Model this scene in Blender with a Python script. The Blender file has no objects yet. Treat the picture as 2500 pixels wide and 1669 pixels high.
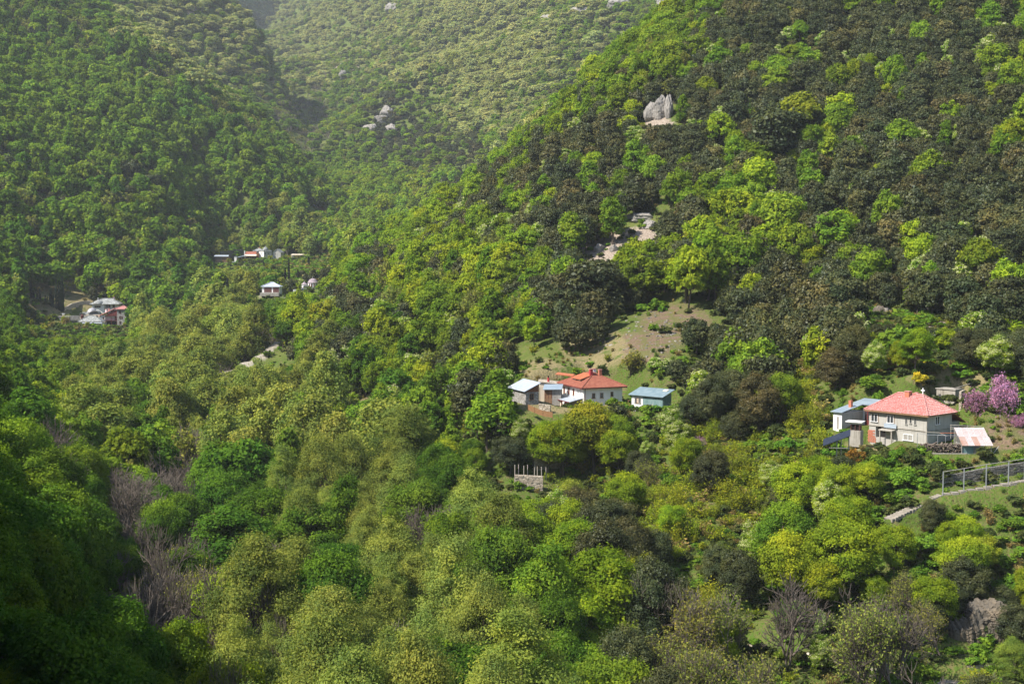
import bpy, bmesh, math, random
import numpy as np
from mathutils import Vector, Matrix
C = bpy.context.scene.collection
R = math.radians
SC = bpy.context.scene

# ------------------------------------------------------------------ camera, light, exposure
F = 3472.0                       # focal length in pixels of the 2500 px wide photograph (50 mm)
PITCH = math.atan((834.5 - 600) / F)
cam_d = bpy.data.cameras.new('camera'); cam = bpy.data.objects.new('camera', cam_d); C.objects.link(cam)
cam_d.lens = 50; cam_d.sensor_width = 36; cam_d.clip_start = 0.5; cam_d.clip_end = 12000
cam.location = (0, 0, 0); cam.rotation_euler = (R(90) - PITCH, 0, 0)
SC.camera = cam
SUN_AZ = R(25)                   # how far behind the camera's left shoulder
SUN_EL = R(49)
to_sun = Vector((-math.cos(SUN_AZ) * math.cos(SUN_EL), -math.sin(SUN_AZ) * math.cos(SUN_EL), math.sin(SUN_EL)))
world = bpy.data.worlds.new('World'); SC.world = world; world.use_nodes = True
wn = world.node_tree
bg = wn.nodes['Background']
sky = wn.nodes.new('ShaderNodeTexSky'); sky.sky_type = 'NISHITA'; sky.sun_disc = False
sky.sun_elevation = SUN_EL
sky.sun_rotation = math.atan2(to_sun.x, to_sun.y)
sky.altitude = 300; sky.air_density = 1.0; sky.dust_density = 1.0
wn.links.new(sky.outputs[0], bg.inputs[0]); bg.inputs[1].default_value = 0.13
sun_d = bpy.data.lights.new('sun', 'SUN'); sun_d.energy = 5.0; sun_d.angle = R(0.53); sun_d.color = (1.0, 0.945, 0.86)
sun = bpy.data.objects.new('sun', sun_d); C.objects.link(sun)
sun.rotation_euler = to_sun.to_track_quat('Z', 'Y').to_euler()
SC.view_settings.view_transform = 'Standard'; SC.view_settings.look = 'None'
SC.view_settings.exposure = 0.84; SC.view_settings.gamma = 1; SC.view_settings.use_curve_mapping = False
cy = SC.cycles
cy.max_bounces = 4; cy.diffuse_bounces = 2; cy.glossy_bounces = 2; cy.transmission_bounces = 2
cy.transparent_max_bounces = 4; cy.volume_bounces = 0; cy.use_denoising = True; cy.denoiser = 'OPENIMAGEDENOISE'; cy.denoising_input_passes = 'RGB_ALBEDO_NORMAL'; cy.denoising_prefilter = 'ACCURATE'
cy.sample_clamp_indirect = 6

# ------------------------------------------------------------------ terrain as a height function
CP, SP = math.cos(PITCH), math.sin(PITCH)
def tan_of(py):                  # elevation tangent (z / y) of a pixel row
    v = (834.5 - py) / F
    return (v * CP - SP) / (CP + v * SP)
def at(px, py, d):               # the place at depth d (metres along +Y) seen at a pixel
    v = (834.5 - py) / F; u = (px - 1250) / F
    k = d / (CP + v * SP)
    return Vector((u * k, d, (v * CP - SP) * k))
def pix(x, y, z):                # the reverse, for arrays
    w = y * CP - z * SP
    return 1250 + F * x / w, 834.5 - F * (y * SP + z * CP) / w

KU, KL = 5.0, 2.2
class Sheet:
    """smooth surface through control points, interpolated in bearing and log distance"""
    def __init__(s, pts, lam=4e-3):
        P = np.array([((px - 1250) / F * KU, math.log(d) * KL) for px, py, d, h in pts])
        T = np.array([tan_of(py) - h / d for px, py, d, h in pts])
        n = len(P); r = np.linalg.norm(P[:, None] - P[None], axis=2)
        K = s.k(r) + np.eye(n) * lam
        A = np.zeros((n + 3, n + 3)); A[:n, :n] = K; A[:n, n] = 1; A[:n, n + 1:] = P; A[n, :n] = 1; A[n + 1:, :n] = P.T
        w = np.linalg.solve(A, np.concatenate([T, np.zeros(3)]))
        s.P, s.w, s.n = P, w, n
    @staticmethod
    def k(r):
        return np.where(r > 1e-9, r * r * np.log(np.maximum(r, 1e-9)), 0)
    def z(s, x, y):
        yy = np.maximum(y, 45.0)
        Q = np.stack([np.clip(x / yy, -0.62, 0.62) * KU, np.log(yy) * KL], -1)
        out = np.zeros(len(Q))
        for i in range(0, len(Q), 20000):
            q = Q[i:i + 20000]
            r = np.linalg.norm(q[:, None] - s.P[None], axis=2)
            out[i:i + 20000] = s.k(r) @ s.w[:s.n] + s.w[s.n] + q @ s.w[s.n + 1:]
        return out * yy

# pixel x, pixel y, depth, height of the trees that stand there
NEAR = [
 (-700,1600,60,0),(300,2300,60,0),(1250,3100,60,0),(2200,3000,60,0),(3200,2900,60,0),
 (0,1350,120,13),(350,1669,115,14),(700,1720,120,16),(1250,1680,125,18),(1750,1690,150,8),(2500,1640,166,3),(2200,1800,150,3),(2500,1800,150,3),
 (-350,900,120,10),(-500,550,250,10),(-300,700,420,10),(-300,640,600,10),
 (0,1100,190,13),(300,1400,160,16),(600,1500,150,16),(900,1450,160,16),(1200,1450,160,16),(1500,1480,165,12),
 (0,900,330,12),(300,1150,230,14),(600,1200,220,14),(900,1250,205,14),(1200,1250,215,13),(1500,1330,190,8),
 (0,800,520,10),(300,950,380,13),(600,1000,320,13),(900,1050,290,13),(1080,1120,255,9),
 (250,860,520,10),(500,870,480,11),(650,860,470,1),(760,960,370,9),(900,960,345,6),(1100,960,320,6),
 (150,800,640,2),(320,790,670,2),(480,790,640,8),(620,740,640,5),(760,740,560,6),(850,800,430,7),(1000,850,370,8),(1150,900,330,6),
 (650,700,700,1),(760,690,660,2),(560,640,880,2),(650,630,900,2),(760,640,840,3),(450,690,850,8),(300,690,800,6),(150,700,760,4),(0,690,720,6),
 # terraces and the two house sites
 (1290,1200,250,0),(1380,985,280,0),(1560,980,270,0),(1250,1010,275,0),(1450,1100,255,6),(1700,1060,245,4),(1700,1250,205,5),(1900,1080,230,3),
 (2100,1085,224,0),(2350,1105,216,0),(2500,1120,212,0),(2300,1240,201,0),(2500,1190,205,0),(2000,1250,207,3),(1850,1330,198,4),(2100,1330,195,4),(2350,1350,190,3),
 (1700,1480,185,3),(1850,1560,177,0),(1850,1440,188,3),(2050,1610,172,0),(2250,1650,168,0),(2380,1590,173,0),(2400,1480,182,3),(2500,1400,187,3),(1600,1430,186,3),(2150,1470,182,3),
 (2250,930,238,0),(2450,950,236,0),(2000,980,240,3),(1800,900,275,6),
 # the big right hillside
 (1300,900,300,1),(1450,880,305,1),(1650,790,318,1),(1550,800,316,1),(1720,720,330,3),(1550,700,345,6),(1300,760,345,7),(1100,740,395,7),(950,700,450,7),(850,680,520,7),
 (2100,760,290,3),(2300,790,280,1),(2500,850,265,4),(2480,700,292,6),(2200,650,320,7),(1900,700,318,7),
 (1300,580,420,7),(1500,600,385,7),(1750,520,390,7),(2000,480,380,7),(2300,450,365,7),(2500,420,360,7),
 (1100,560,500,7),(950,600,560,7),(1200,470,520,7),(1400,400,470,7),(1650,330,450,7),(1900,250,450,7),(2200,200,440,7),(2500,150,430,7),
 (1450,230,520,7),(1600,110,530,7),(1800,40,520,7),(2100,-40,520,7),(2500,-100,510,7),(2100,-250,620,7),(2500,-350,620,7),(3200,-250,500,7),(3200,400,350,7),(3200,850,230,7),(3200,1250,170,7),
 # its crest and the far side of it
 (1110,470,610,7),(1215,400,620,7),(1330,300,620,7),(1440,200,620,7),(1560,100,630,7),(1690,5,650,7),(1000,560,680,7),
 (1110,560,740,0),(1215,520,760,0),(1330,460,780,0),(1500,350,800,0),(1700,200,820,0),(2000,60,850,0),
 (1110,700,1000,0),(1330,700,1100,0),(1700,600,1200,0),(2200,300,1200,0),(3200,100,1000,0),
 (1215,900,2200,0),(500,900,2200,0),(0,900,2200,0),(2000,900,2200,0),(900,640,1000,0),(700,680,1100,0),(300,760,1100,0),(0,760,1000,0),(-500,760,1000,0),
]
LEFT = [
 (-900,400,600,6),(-500,560,560,8),(-200,640,620,8),(0,640,700,8),(150,610,760,8),(300,600,790,8),(430,585,860,8),(560,600,970,3),(520,680,870,0),(480,690,830,0),(680,560,960,6),(800,500,1080,6),
 (-300,300,800,8),(0,450,800,8),(200,430,870,8),(400,430,920,8),(600,420,1000,8),(740,450,1080,8),
 (-300,0,1000,8),(0,200,960,8),(250,230,1010,8),(450,270,1050,8),(600,310,1090,8),
 (0,0,1120,8),(150,0,1180,8),(-300,-300,1200,8),(0,-200,1300,8),
 (290,20,1260,8),(430,120,1230,8),(560,205,1210,8),(640,260,1190,8),(720,352,1180,8),(790,446,1150,8),(850,500,1110,6),
 (320,200,1500,0),(460,300,1450,0),(600,370,1400,0),(700,420,1350,0),(800,500,1300,0),(880,560,1250,0),
 (200,100,1700,0),(500,700,2000,0),(800,800,2000,0),(0,300,2000,0),(-500,300,2000,0),
 (900,620,900,0),(1000,700,1000,0),(700,800,700,0),(300,900,500,0),(-500,900,350,0),(1500,800,1500,0),(2500,900,1500,0),(1000,1000,500,0),
]
SPUR = [
 (200,200,1400,6),(300,120,1500,6),(350,30,1600,6),(450,110,1580,6),(420,-20,1700,6),(500,0,1760,6),(560,130,1620,6),(620,210,1560,6),(660,270,1520,6),(720,330,1480,6),
 (570,0,1760,6),(600,60,1720,6),(640,130,1650,6),(665,190,1600,6),(690,250,1560,6),
 (610,260,1950,0),(660,330,1880,0),(720,400,1780,0),(760,440,1700,0),(600,200,2100,0),(500,90,1950,6),(380,160,2150,6),(560,250,2400,0),(700,500,2200,0),
 (800,480,1900,0),(900,600,2100,0),(0,-200,1800,6),(-400,-300,1800,0),(0,300,1300,0),(400,400,1300,0),(700,520,1300,0),(1000,600,1200,0),(1500,700,1500,0),(2500,800,2000,0),(300,-500,2600,0),
]
FAR = [
 (900,500,1120,5),(860,520,1100,5),(1000,450,1150,6),(1150,400,1200,6),(800,430,1300,6),(760,370,1480,6),(740,310,1650,6),(690,240,1900,6),(650,170,2200,6),(610,90,2600,6),
 (850,380,1400,7),(950,400,1280,7),(1000,330,1430,7),(950,280,1560,7),(1100,330,1330,7),(1250,300,1280,7),(1400,250,1260,7),
 (850,290,1700,7),(900,190,1900,7),(800,200,2050,6),(750,120,2350,6),(1050,200,1700,7),(1200,200,1530,7),(1350,150,1480,7),(1550,130,1360,7),(1700,50,1350,7),
 (850,60,2300,6),(700,20,2800,6),(1000,60,2050,6),(1200,60,1850,6),(1400,40,1680,6),(1600,20,1500,6),
 (600,-60,3100,6),(800,-60,2800,6),(1100,-80,2400,6),(1400,-80,2000,6),(1800,-100,1600,6),(2200,-200,1500,6),(3200,-200,1300,6),
 (600,-400,4200,6),(1200,-400,3600,6),(2000,-500,2800,6),(0,-300,3800,6),(-500,-300,3600,6),(0,100,2600,0),(300,300,2000,0),(600,420,1600,0),
 (800,640,900,0),(1500,640,900,0),(0,800,900,0),(2500,640,900,0),(1200,1000,500,0),(0,1100,450,0),(2500,1100,450,0),
]
S_near, S_left, S_spur, S_far = Sheet(NEAR), Sheet(LEFT), Sheet(SPUR), Sheet(FAR)

def vnoise(x, y, seed=0):        # smooth value noise, arrays
    xi = np.floor(x).astype(np.int64); yi = np.floor(y).astype(np.int64)
    fx = x - xi; fy = y - yi; fx = fx * fx * (3 - 2 * fx); fy = fy * fy * (3 - 2 * fy)
    def h(a, b):
        n = (a * 374761393 + b * 668265263 + seed * 1442695041) & 0xffffffff
        n = ((n ^ (n >> 13)) * 1274126177) & 0xffffffff
        return ((n ^ (n >> 16)) & 0xffff) / 65535.0
    return (h(xi, yi) * (1 - fx) + h(xi + 1, yi) * fx) * (1 - fy) + (h(xi, yi + 1) * (1 - fx) + h(xi + 1, yi + 1) * fx) * fy

FLATS = []                       # (x, y, inner radius, outer radius, level): the levelled building sites
ROADS = []                       # (points, half width, shoulder)
def seg_dist(x, y, pts):
    best = np.full(len(x), 1e9); bz = np.zeros(len(x))
    for a, b in zip(pts[:-1], pts[1:]):
        dx, dy = b[0] - a[0], b[1] - a[1]
        t = np.clip(((x - a[0]) * dx + (y - a[1]) * dy) / (dx * dx + dy * dy), 0, 1)
        dd = np.hypot(x - a[0] - t * dx, y - a[1] - t * dy)
        m = dd < best; best = np.where(m, dd, best); bz = np.where(m, a[2] + t * (b[2] - a[2]), bz)
    return best, bz
def height(x, y):
    x = np.atleast_1d(np.asarray(x, float)); y = np.atleast_1d(np.asarray(y, float))
    z = S_near.z(x, y)
    for s, y0 in ((S_left, 520), (S_spur, 1100), (S_far, 900)):
        z = np.maximum(z, s.z(x, y) - np.clip(y0 - y, 0, None) * 1.5)
    # rough relief: gullies and humps, stronger far away
    d = np.hypot(x, y)
    amp = np.clip((d - 620) / 900, 0, 1) * np.where((d < 1150) & (np.abs(x) < 260), .35, 1)
    z = z + amp * (((vnoise((.86 * y - .5 * x) / 190, (.5 * y + .86 * x) / 900, 8) - .5) * 62 + (vnoise((.86 * y - .5 * x) / 80, (.5 * y + .86 * x) / 420, 9) - .5) * 26) * np.clip((d - 1150) / 400, 0, 1) + (vnoise(x / 110, y / 110, 1) - .5) * 30 + (vnoise(x / 45, y / 45, 2) - .5) * 10) + (vnoise(x / 14, y / 14, 3) - .5) * 1.2
    z = np.where(z > 480, 480 + 170 * np.tanh((z - 480) / 170), z)
    # the spur on the left, outside the picture, its crest added and raised to shade the near valley
    t = np.clip((y + 60) / 420, 0, 1)
    cx = -131 - 125 * np.clip((y - 60) / 280, -.6, 1.6); crest = 87 + 18 * (vnoise(y / 60 + 7, y * 0, 5) - .5)
    off = np.abs(x - cx) * 0.91
    ridge = crest - np.where(x > cx, off * 1.27, off * 0.45) - np.clip((y - 350) / 120, 0, 3) * 45
    ridge = np.where(y > -100, ridge, ridge - (-100 - y) * .3)
    z = np.maximum(z, ridge)
    # the hill the camera stands on
    hill = -4.5 - np.maximum(np.hypot(x * .7, np.maximum(y, -40)) - 12, 0) * 0.95
    z = np.where(y < 45, np.maximum(hill, np.where(y < 45, -47, z)), np.maximum(z, hill))
    z = np.where(y < 45, np.maximum(z, ridge), z)
    for fx, fy, r0, r1, lv in FLATS:
        q = np.clip((np.hypot(x - fx, y - fy) - r0) / (r1 - r0), 0, 1); q = q * q * (3 - 2 * q)
        z = lv * (1 - q) + z * q
    for pts, hw, sh in ROADS:
        dd, bz = seg_dist(x, y, pts)
        q = np.clip((dd - hw) / sh, 0, 1); q = q * q * (3 - 2 * q)
        z = bz * (1 - q) + z * q
    return z
def ground(x, y):
    return float(height(x, y)[0])
def hit(px, py, d0=120, d1=3200):    # the first ground a sight line meets
    d = np.geomspace(d0, d1, 900); a = at(px, py, 1.0); gap = a.z * d - height(a.x * d, d); i = int(np.argmax(gap < 0)) if (gap < 0).any() else len(d) - 1
    return Vector((a.x * d[i], d[i], a.z * d[i]))
# ------------------------------------------------------------------ the building sites and the ways
RZ1 = math.atan2(-.76, .65); O1 = at(2262, 1084, 222)          # the grey house: its near corner and bearing
RZ2 = math.atan2(-.93, .37); O2 = at(1424.6, 998, 283)         # the white house
RZ3 = math.atan2(-.66, .75); O3 = at(1617.7, 1011, 272)        # the blue green shed
OS = at(1284, 988, 279)                                        # the stone shed
def loc(o, rz, x, y, z=0):
    c, s = math.cos(rz), math.sin(rz); return Vector((o.x + c * x - s * y, o.y + s * x + c * y, o.z + z))
def flat(p, r0, r1, lv): FLATS.append((p.x, p.y, r0, r1, lv))
flat(loc(O1, RZ1, -8, -5.2), 3.5, 9, O1.z - 2.6); flat(loc(O1, RZ1, -5, 4.5), 7.4, 11, O1.z); flat(loc(O1, RZ1, -14.6, 1.5), 3.0, 5.5, O1.z + 1.6); flat(loc(O1, RZ1, -12.2, 6.2), 3.4, 6, O1.z + 1.5); flat(loc(O1, RZ1, -9.0, -2.4), 2.5, 4.6, O1.z - 1.2); flat(at(2305, 1090, 216.5), 4.5, 7.5, O1.z - .3); flat(at(2395, 1100, 215.5), 4.0, 7, O1.z - .3); flat(at(2330, 985, 239.5), 3.2, 7, at(2330, 986, 238).z)
flat(loc(O2, RZ2, -5.5, 4), 8.5, 15, O2.z); flat(loc(O2, RZ2, -7, -4), 4.5, 9, O2.z); flat(loc(OS, RZ2, -4, 1.3), 4.2, 8, OS.z); flat(loc(O3, RZ3, -3.7, 1.5), 5, 9, O3.z)
ROADS.append(([at(2540, 1164, 205), at(2462, 1180, 204), at(2303, 1206, 203.5), at(2270, 1216, 203), at(2245, 1231, 202), at(2170, 1266, 199.5)], .55, 1.8))
ROADS.append(([at(1640, 1440, 196), at(1700, 1500, 187), at(1760, 1555, 182), at(1850, 1590, 178), at(1950, 1613, 175), at(2100, 1638, 172), at(2250, 1660, 169), at(2450, 1690, 166)], 1.15, 3.5))
ROADS.append(([at(560, 905, 448), at(600, 884, 455), at(640, 866, 463), at(665, 845, 474), at(685, 832, 484)], 1.3, 5))
ROADS.append(([at(636, 722, 630), at(700, 731, 627), at(775, 744, 622)], 1.7, 5))
flat(at(660, 716, 637), 5.5, 14, at(660, 716, 632).z)
flat(at(262, 770, 690), 13, 21, at(262, 792, 680).z); flat(at(200, 800, 676), 10, 22, at(210, 806, 672).z); flat(at(150, 785, 676), 8, 18, at(150, 790, 676).z)
flat(at(585, 632, 902), 20, 34, at(600, 640, 898).z); flat(at(690, 632, 905), 9, 20, at(690, 636, 903).z); flat(at(755, 705, 657), 5, 12, at(755, 706, 655).z)
flat(at(1430, 905, 304), .5, 3, at(1404, 912, 302).z)
# no wood in front of these: columns and rows of the photograph kept clear in front of a depth
PROTECT = [(1335, 1520, 985, 1175, 246), (1300, 1366, 1095, 1160, 254), (2030, 2440, 945, 1104, 221), (2300, 2500, 1115, 1205, 203), (2165, 2280, 1205, 1270, 199), (1284, 1500, 905, 1010, 278), (1300, 1420, 1000, 1020, 268), (1545, 1645, 940, 1008, 271), (1250, 1340, 1030, 1210, 253),
           (100, 312, 725, 822, 690), (520, 800, 592, 655, 900), (635, 685, 685, 725, 630), (730, 780, 675, 715, 650), (596, 690, 832, 890, 466), (1700, 2230, 1500, 1655, 166), (2320, 2460, 1480, 1640, 172),
           (1500, 1700, 765, 870, 340), (1440, 1505, 565, 632, hit(1478, 612).y - .5), (1530, 1605, 512, 570, hit(1572, 548).y + 4), (1585, 1645, 222, 300, hit(1612, 295).y + 6), (2272, 2305, 728, 798, hit(2290, 775).y - .5), (2230, 2262, 738, 765, 292), (2120, 2180, 752, 785, hit(2150, 768).y - .5), (1400, 1440, 850, 915, 300), (150, 290, 688, 765, 712), (70, 160, 685, 792, 700), (2300, 2360, 930, 990, 236), (755, 796, 490, 512, 1060), (704, 724, 656, 678, 740), (2360, 2500, 905, 1050, 236)]
# ------------------------------------------------------------------ ground sheet
# open patches of the slopes: kind, where the photograph shows their middle, half extents there, range of depth
PATCHES = [('stone', 1612, 302, 36, 18, 440, 520), ('soil', 1650, 792, 90, 50, 260, 360), ('soil', 1560, 850, 80, 40, 260, 350), ('straw', 110, 735, 70, 45, 600, 850), ('straw', 1450, 850, 80, 55, 260, 350), ('straw', 1325, 905, 55, 30, 255, 340), ('soil', 905, 985, 75, 26, 270, 420), ('stone', 1065, 985, 45, 32, 260, 400),
           ('stone', 1475, 605, 50, 48, 330, 460), ('stone', 1560, 585, 50, 30, 330, 460), ('straw', 215, 715, 75, 40, 560, 820), ('straw', 70, 660, 60, 25, 560, 820), ('straw', 275, 610, 60, 36, 640, 900), ('straw', 620, 690, 60, 16, 600, 720),
           ('straw', 2330, 930, 110, 45, 225, 280), ('soil', 2460, 1060, 60, 40, 200, 240), ('straw', 2120, 1100, 60, 16, 205, 240), ('stone', 2290, 790, 40, 50, 240, 330), ('straw', 2230, 830, 90, 40, 240, 330), ('straw', 1380, 990, 120, 20, 260, 300),
           ('soil', 2020, 1600, 70, 20, 150, 200), ('stone', 840, 165, 50, 6, 1500, 2400), ('stone', 470, 15, 14, 40, 1300, 2000)]
def make_terrain():
    ang = np.concatenate([np.linspace(-180, -75, 24, endpoint=False), np.linspace(-75, -24, 60, endpoint=False), np.linspace(-24, 24, 420, endpoint=False),
                          np.linspace(24, 75, 60, endpoint=False), np.linspace(75, 180, 25)[:-1]])
    rad = np.concatenate([[2.0], np.geomspace(6, 100, 26, endpoint=False), np.geomspace(100, 330, 170, endpoint=False), np.geomspace(330, 4300, 190)])
    A, D = np.meshgrid(np.radians(ang), rad)
    x = (np.sin(A) * D).ravel(); y = (np.cos(A) * D).ravel()
    z = height(x, y)
    n, m = len(rad), len(ang)
    i = np.arange(n - 1)[:, None] * m; j = np.arange(m)[None]; k = (j + 1) % m
    f = np.stack([i + j, i + k, i + m + k, i + m + j], -1).reshape(-1, 4)
    me = bpy.data.meshes.new('hillside')
    me.from_pydata(np.stack([x, y, z], -1).tolist(), [], f[:, ::-1].tolist())
    px, py = pix(x, np.maximum(y, 1), z)
    for kind in ('soil', 'straw', 'stone', 'gravel'):
        w = np.zeros(len(x))
        for k, cx, cy, rx, ry, y0, y1 in PATCHES:
            if k == kind: w = np.maximum(w, np.where((y > y0) & (y < y1), np.clip(1.5 - np.hypot((px - cx) / rx, (py - cy) / ry), 0, 1), 0))
        if kind == 'gravel':
            for pts, hw, sh in ROADS[1:]:
                w = np.maximum(w, np.clip(1.5 - .75 * seg_dist(x, y, pts)[0] / hw, 0, 1))
        me.attributes.new(kind, 'FLOAT', 'POINT').data.foreach_set('value', w.astype(np.float32))
    me.polygons.foreach_set('use_smooth', [True] * len(me.polygons))
    o = bpy.data.objects.new('hillside', me); C.objects.link(o); o['kind'] = 'structure'
    return o
terrain = make_terrain()
# ------------------------------------------------------------------ materials
def new_mat(name):
    m = bpy.data.materials.new(name); m.use_nodes = True; nt = m.node_tree; nt.nodes.clear()
    out = nt.nodes.new('ShaderNodeOutputMaterial')
    return m, nt, out
def node(nt, kind, **kw):
    n = nt.nodes.new(kind)
    for k, v in kw.items():
        if k.startswith('in_'):
            n.inputs[int(k[3:])].default_value = v
        else: setattr(n, k, v)
    return n
def math_(nt, op, a, b=None):
    n = nt.nodes.new('ShaderNodeMath'); n.operation = op
    for i, v in enumerate((a, b)):
        if v is None: continue
        if isinstance(v, (int, float)): n.inputs[i].default_value = v
        else: nt.links.new(v, n.inputs[i])
    return n.outputs[0]
def mixc(nt, fac, a, b, mode='MIX'):
    n = nt.nodes.new('ShaderNodeMix'); n.data_type = 'RGBA'; n.blend_type = mode
    for i, v in ((0, fac), (6, a), (7, b)):
        if isinstance(v, (int, float)): n.inputs[i].default_value = v
        elif isinstance(v, tuple): n.inputs[i].default_value = (*v, 1)
        else: nt.links.new(v, n.inputs[i])
    return n.outputs[2]
def foliage_mat(name, trans=0.35, gloss=0.0):
    m, nt, out = new_mat(name); L = nt.links.new
    oi = node(nt, 'ShaderNodeObjectInfo')
    ti = node(nt, 'ShaderNodeAttribute', attribute_name='tint'); fl = node(nt, 'ShaderNodeAttribute', attribute_name='flower')
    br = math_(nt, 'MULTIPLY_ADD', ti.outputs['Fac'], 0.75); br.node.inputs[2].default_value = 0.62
    hs = node(nt, 'ShaderNodeHueSaturation')
    h = math_(nt, 'MULTIPLY_ADD', oi.outputs['Random'], 0.03); h.node.inputs[2].default_value = 0.482
    r2 = math_(nt, 'FRACT', math_(nt, 'MULTIPLY', oi.outputs['Random'], 37.31))
    v = math_(nt, 'MULTIPLY_ADD', r2, 0.42); v.node.inputs[2].default_value = 0.79
    tone = node(nt, 'ShaderNodeAttribute', attribute_name='tone', attribute_type='INSTANCER')
    own = mixc(nt, 1.0, oi.outputs['Color'], tone.outputs['Color'], 'ADD')
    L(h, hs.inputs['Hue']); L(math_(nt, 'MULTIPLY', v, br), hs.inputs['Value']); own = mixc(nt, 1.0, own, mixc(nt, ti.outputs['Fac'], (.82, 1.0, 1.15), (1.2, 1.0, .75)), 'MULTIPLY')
    L(own, hs.inputs['Color'])
    col = mixc(nt, fl.outputs['Fac'], hs.outputs[0], (0.56, 0.56, 0.30))
    d = node(nt, 'ShaderNodeBsdfDiffuse'); t = node(nt, 'ShaderNodeBsdfTranslucent'); mx = node(nt, 'ShaderNodeMixShader', in_0=trans)
    L(col, d.inputs[0]); L(mixc(nt, 1.0, col, (1.0, 1.05, 0.55), 'MULTIPLY'), t.inputs[0]); L(d.outputs[0], mx.inputs[1]); L(t.outputs[0], mx.inputs[2])
    last = mx.outputs[0]
    if gloss:
        g = node(nt, 'ShaderNodeBsdfGlossy'); g.inputs['Roughness'].default_value = 0.45; g.inputs[0].default_value = (.8, .85, .9, 1)
        m2 = node(nt, 'ShaderNodeMixShader', in_0=gloss); L(last, m2.inputs[1]); L(g.outputs[0], m2.inputs[2]); last = m2.outputs[0]
    L(last, out.inputs[0]); return m
def bark_mat(name, a, b):
    m, nt, out = new_mat(name); L = nt.links.new
    oi = node(nt, 'ShaderNodeObjectInfo'); tc = node(nt, 'ShaderNodeTexCoord')
    nz = node(nt, 'ShaderNodeTexNoise'); nz.inputs['Scale'].default_value = 1.7; L(tc.outputs['Object'], nz.inputs[0])
    c = mixc(nt, nz.outputs[0], a, b); c2 = mixc(nt, 1.0, c, (1, 1, 1), 'MULTIPLY')
    hs = node(nt, 'ShaderNodeHueSaturation'); v = math_(nt, 'MULTIPLY_ADD', oi.outputs['Random'], 0.5); v.node.inputs[2].default_value = 0.75
    L(v, hs.inputs['Value']); L(c2, hs.inputs['Color'])
    d = node(nt, 'ShaderNodeBsdfDiffuse'); L(hs.outputs[0], d.inputs[0]); L(d.outputs[0], out.inputs[0]); return m
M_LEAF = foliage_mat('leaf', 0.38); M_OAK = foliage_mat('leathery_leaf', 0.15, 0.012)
M_BARK = bark_mat('bark', (0.10, 0.08, 0.06), (0.20, 0.165, 0.13)); M_TWIG = bark_mat('grey_twig', (0.105, 0.086, 0.070), (0.205, 0.172, 0.142))

def ground_mat():
    m, nt, out = new_mat('ground'); L = nt.links.new
    g = node(nt, 'ShaderNodeNewGeometry')
    def noise(sc, det=4):
        n = node(nt, 'ShaderNodeTexNoise'); n.inputs['Scale'].default_value = sc; n.inputs['Detail'].default_value = det; L(g.outputs['Position'], n.inputs[0]); return n.outputs[0]
    def ramp(v, a, b):
        r = node(nt, 'ShaderNodeMapRange'); r.inputs[1].default_value = a; r.inputs[2].default_value = b; L(v, r.inputs[0]); return r.outputs[0]
    n1, n2, n3 = noise(.09), noise(.5), noise(2.6, 6)
    c = mixc(nt, ramp(n1, .4, .62), (.070, .098, .022), (.125, .135, .040))
    c = mixc(nt, ramp(n2, .52, .7), c, (.150, .120, .062))
    c = mixc(nt, ramp(n3, .48, .6), c, (.075, .125, .020)); c = mixc(nt, ramp(n3, .40, .33), c, (.060, .055, .024))
    at_ = lambda nm: node(nt, 'ShaderNodeAttribute', attribute_name=nm).outputs['Fac']
    soil = mixc(nt, ramp(n3, .42, .62), (.185, .130, .088), (.125, .092, .060)); soil = mixc(nt, ramp(n2, .45, .56), soil, (.125, .120, .048))
    straw = mixc(nt, ramp(n3, .4, .65), (.235, .19, .10), (.16, .145, .065)); straw = mixc(nt, ramp(n2, .54, .66), straw, (.085, .115, .028))
    stone = mixc(nt, ramp(n3, .4, .62), (.36, .30, .24), (.20, .155, .12)); gravel = mixc(nt, ramp(n3, .35, .7), (.34, .305, .25), (.25, .22, .175))
    def warp(v): return ramp(math_(nt, 'ADD', v, math_(nt, 'MULTIPLY', math_(nt, 'SUBTRACT', n2, .5), .9)), .35, .6)
    for nm, col in (('soil', soil), ('straw', straw), ('stone', stone)): c = mixc(nt, warp(at_(nm)), c, col)
    c = mixc(nt, ramp(at_('gravel'), .3, .7), c, gravel)
    d = node(nt, 'ShaderNodeBsdfDiffuse'); b = node(nt, 'ShaderNodeBump'); b.inputs['Strength'].default_value = .8; b.inputs['Distance'].default_value = .5; L(n3, b.inputs['Height']); L(b.outputs[0], d.inputs['Normal'])
    L(c, d.inputs[0]); L(d.outputs[0], out.inputs[0]); return m
terrain.data.materials.append(ground_mat())

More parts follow.
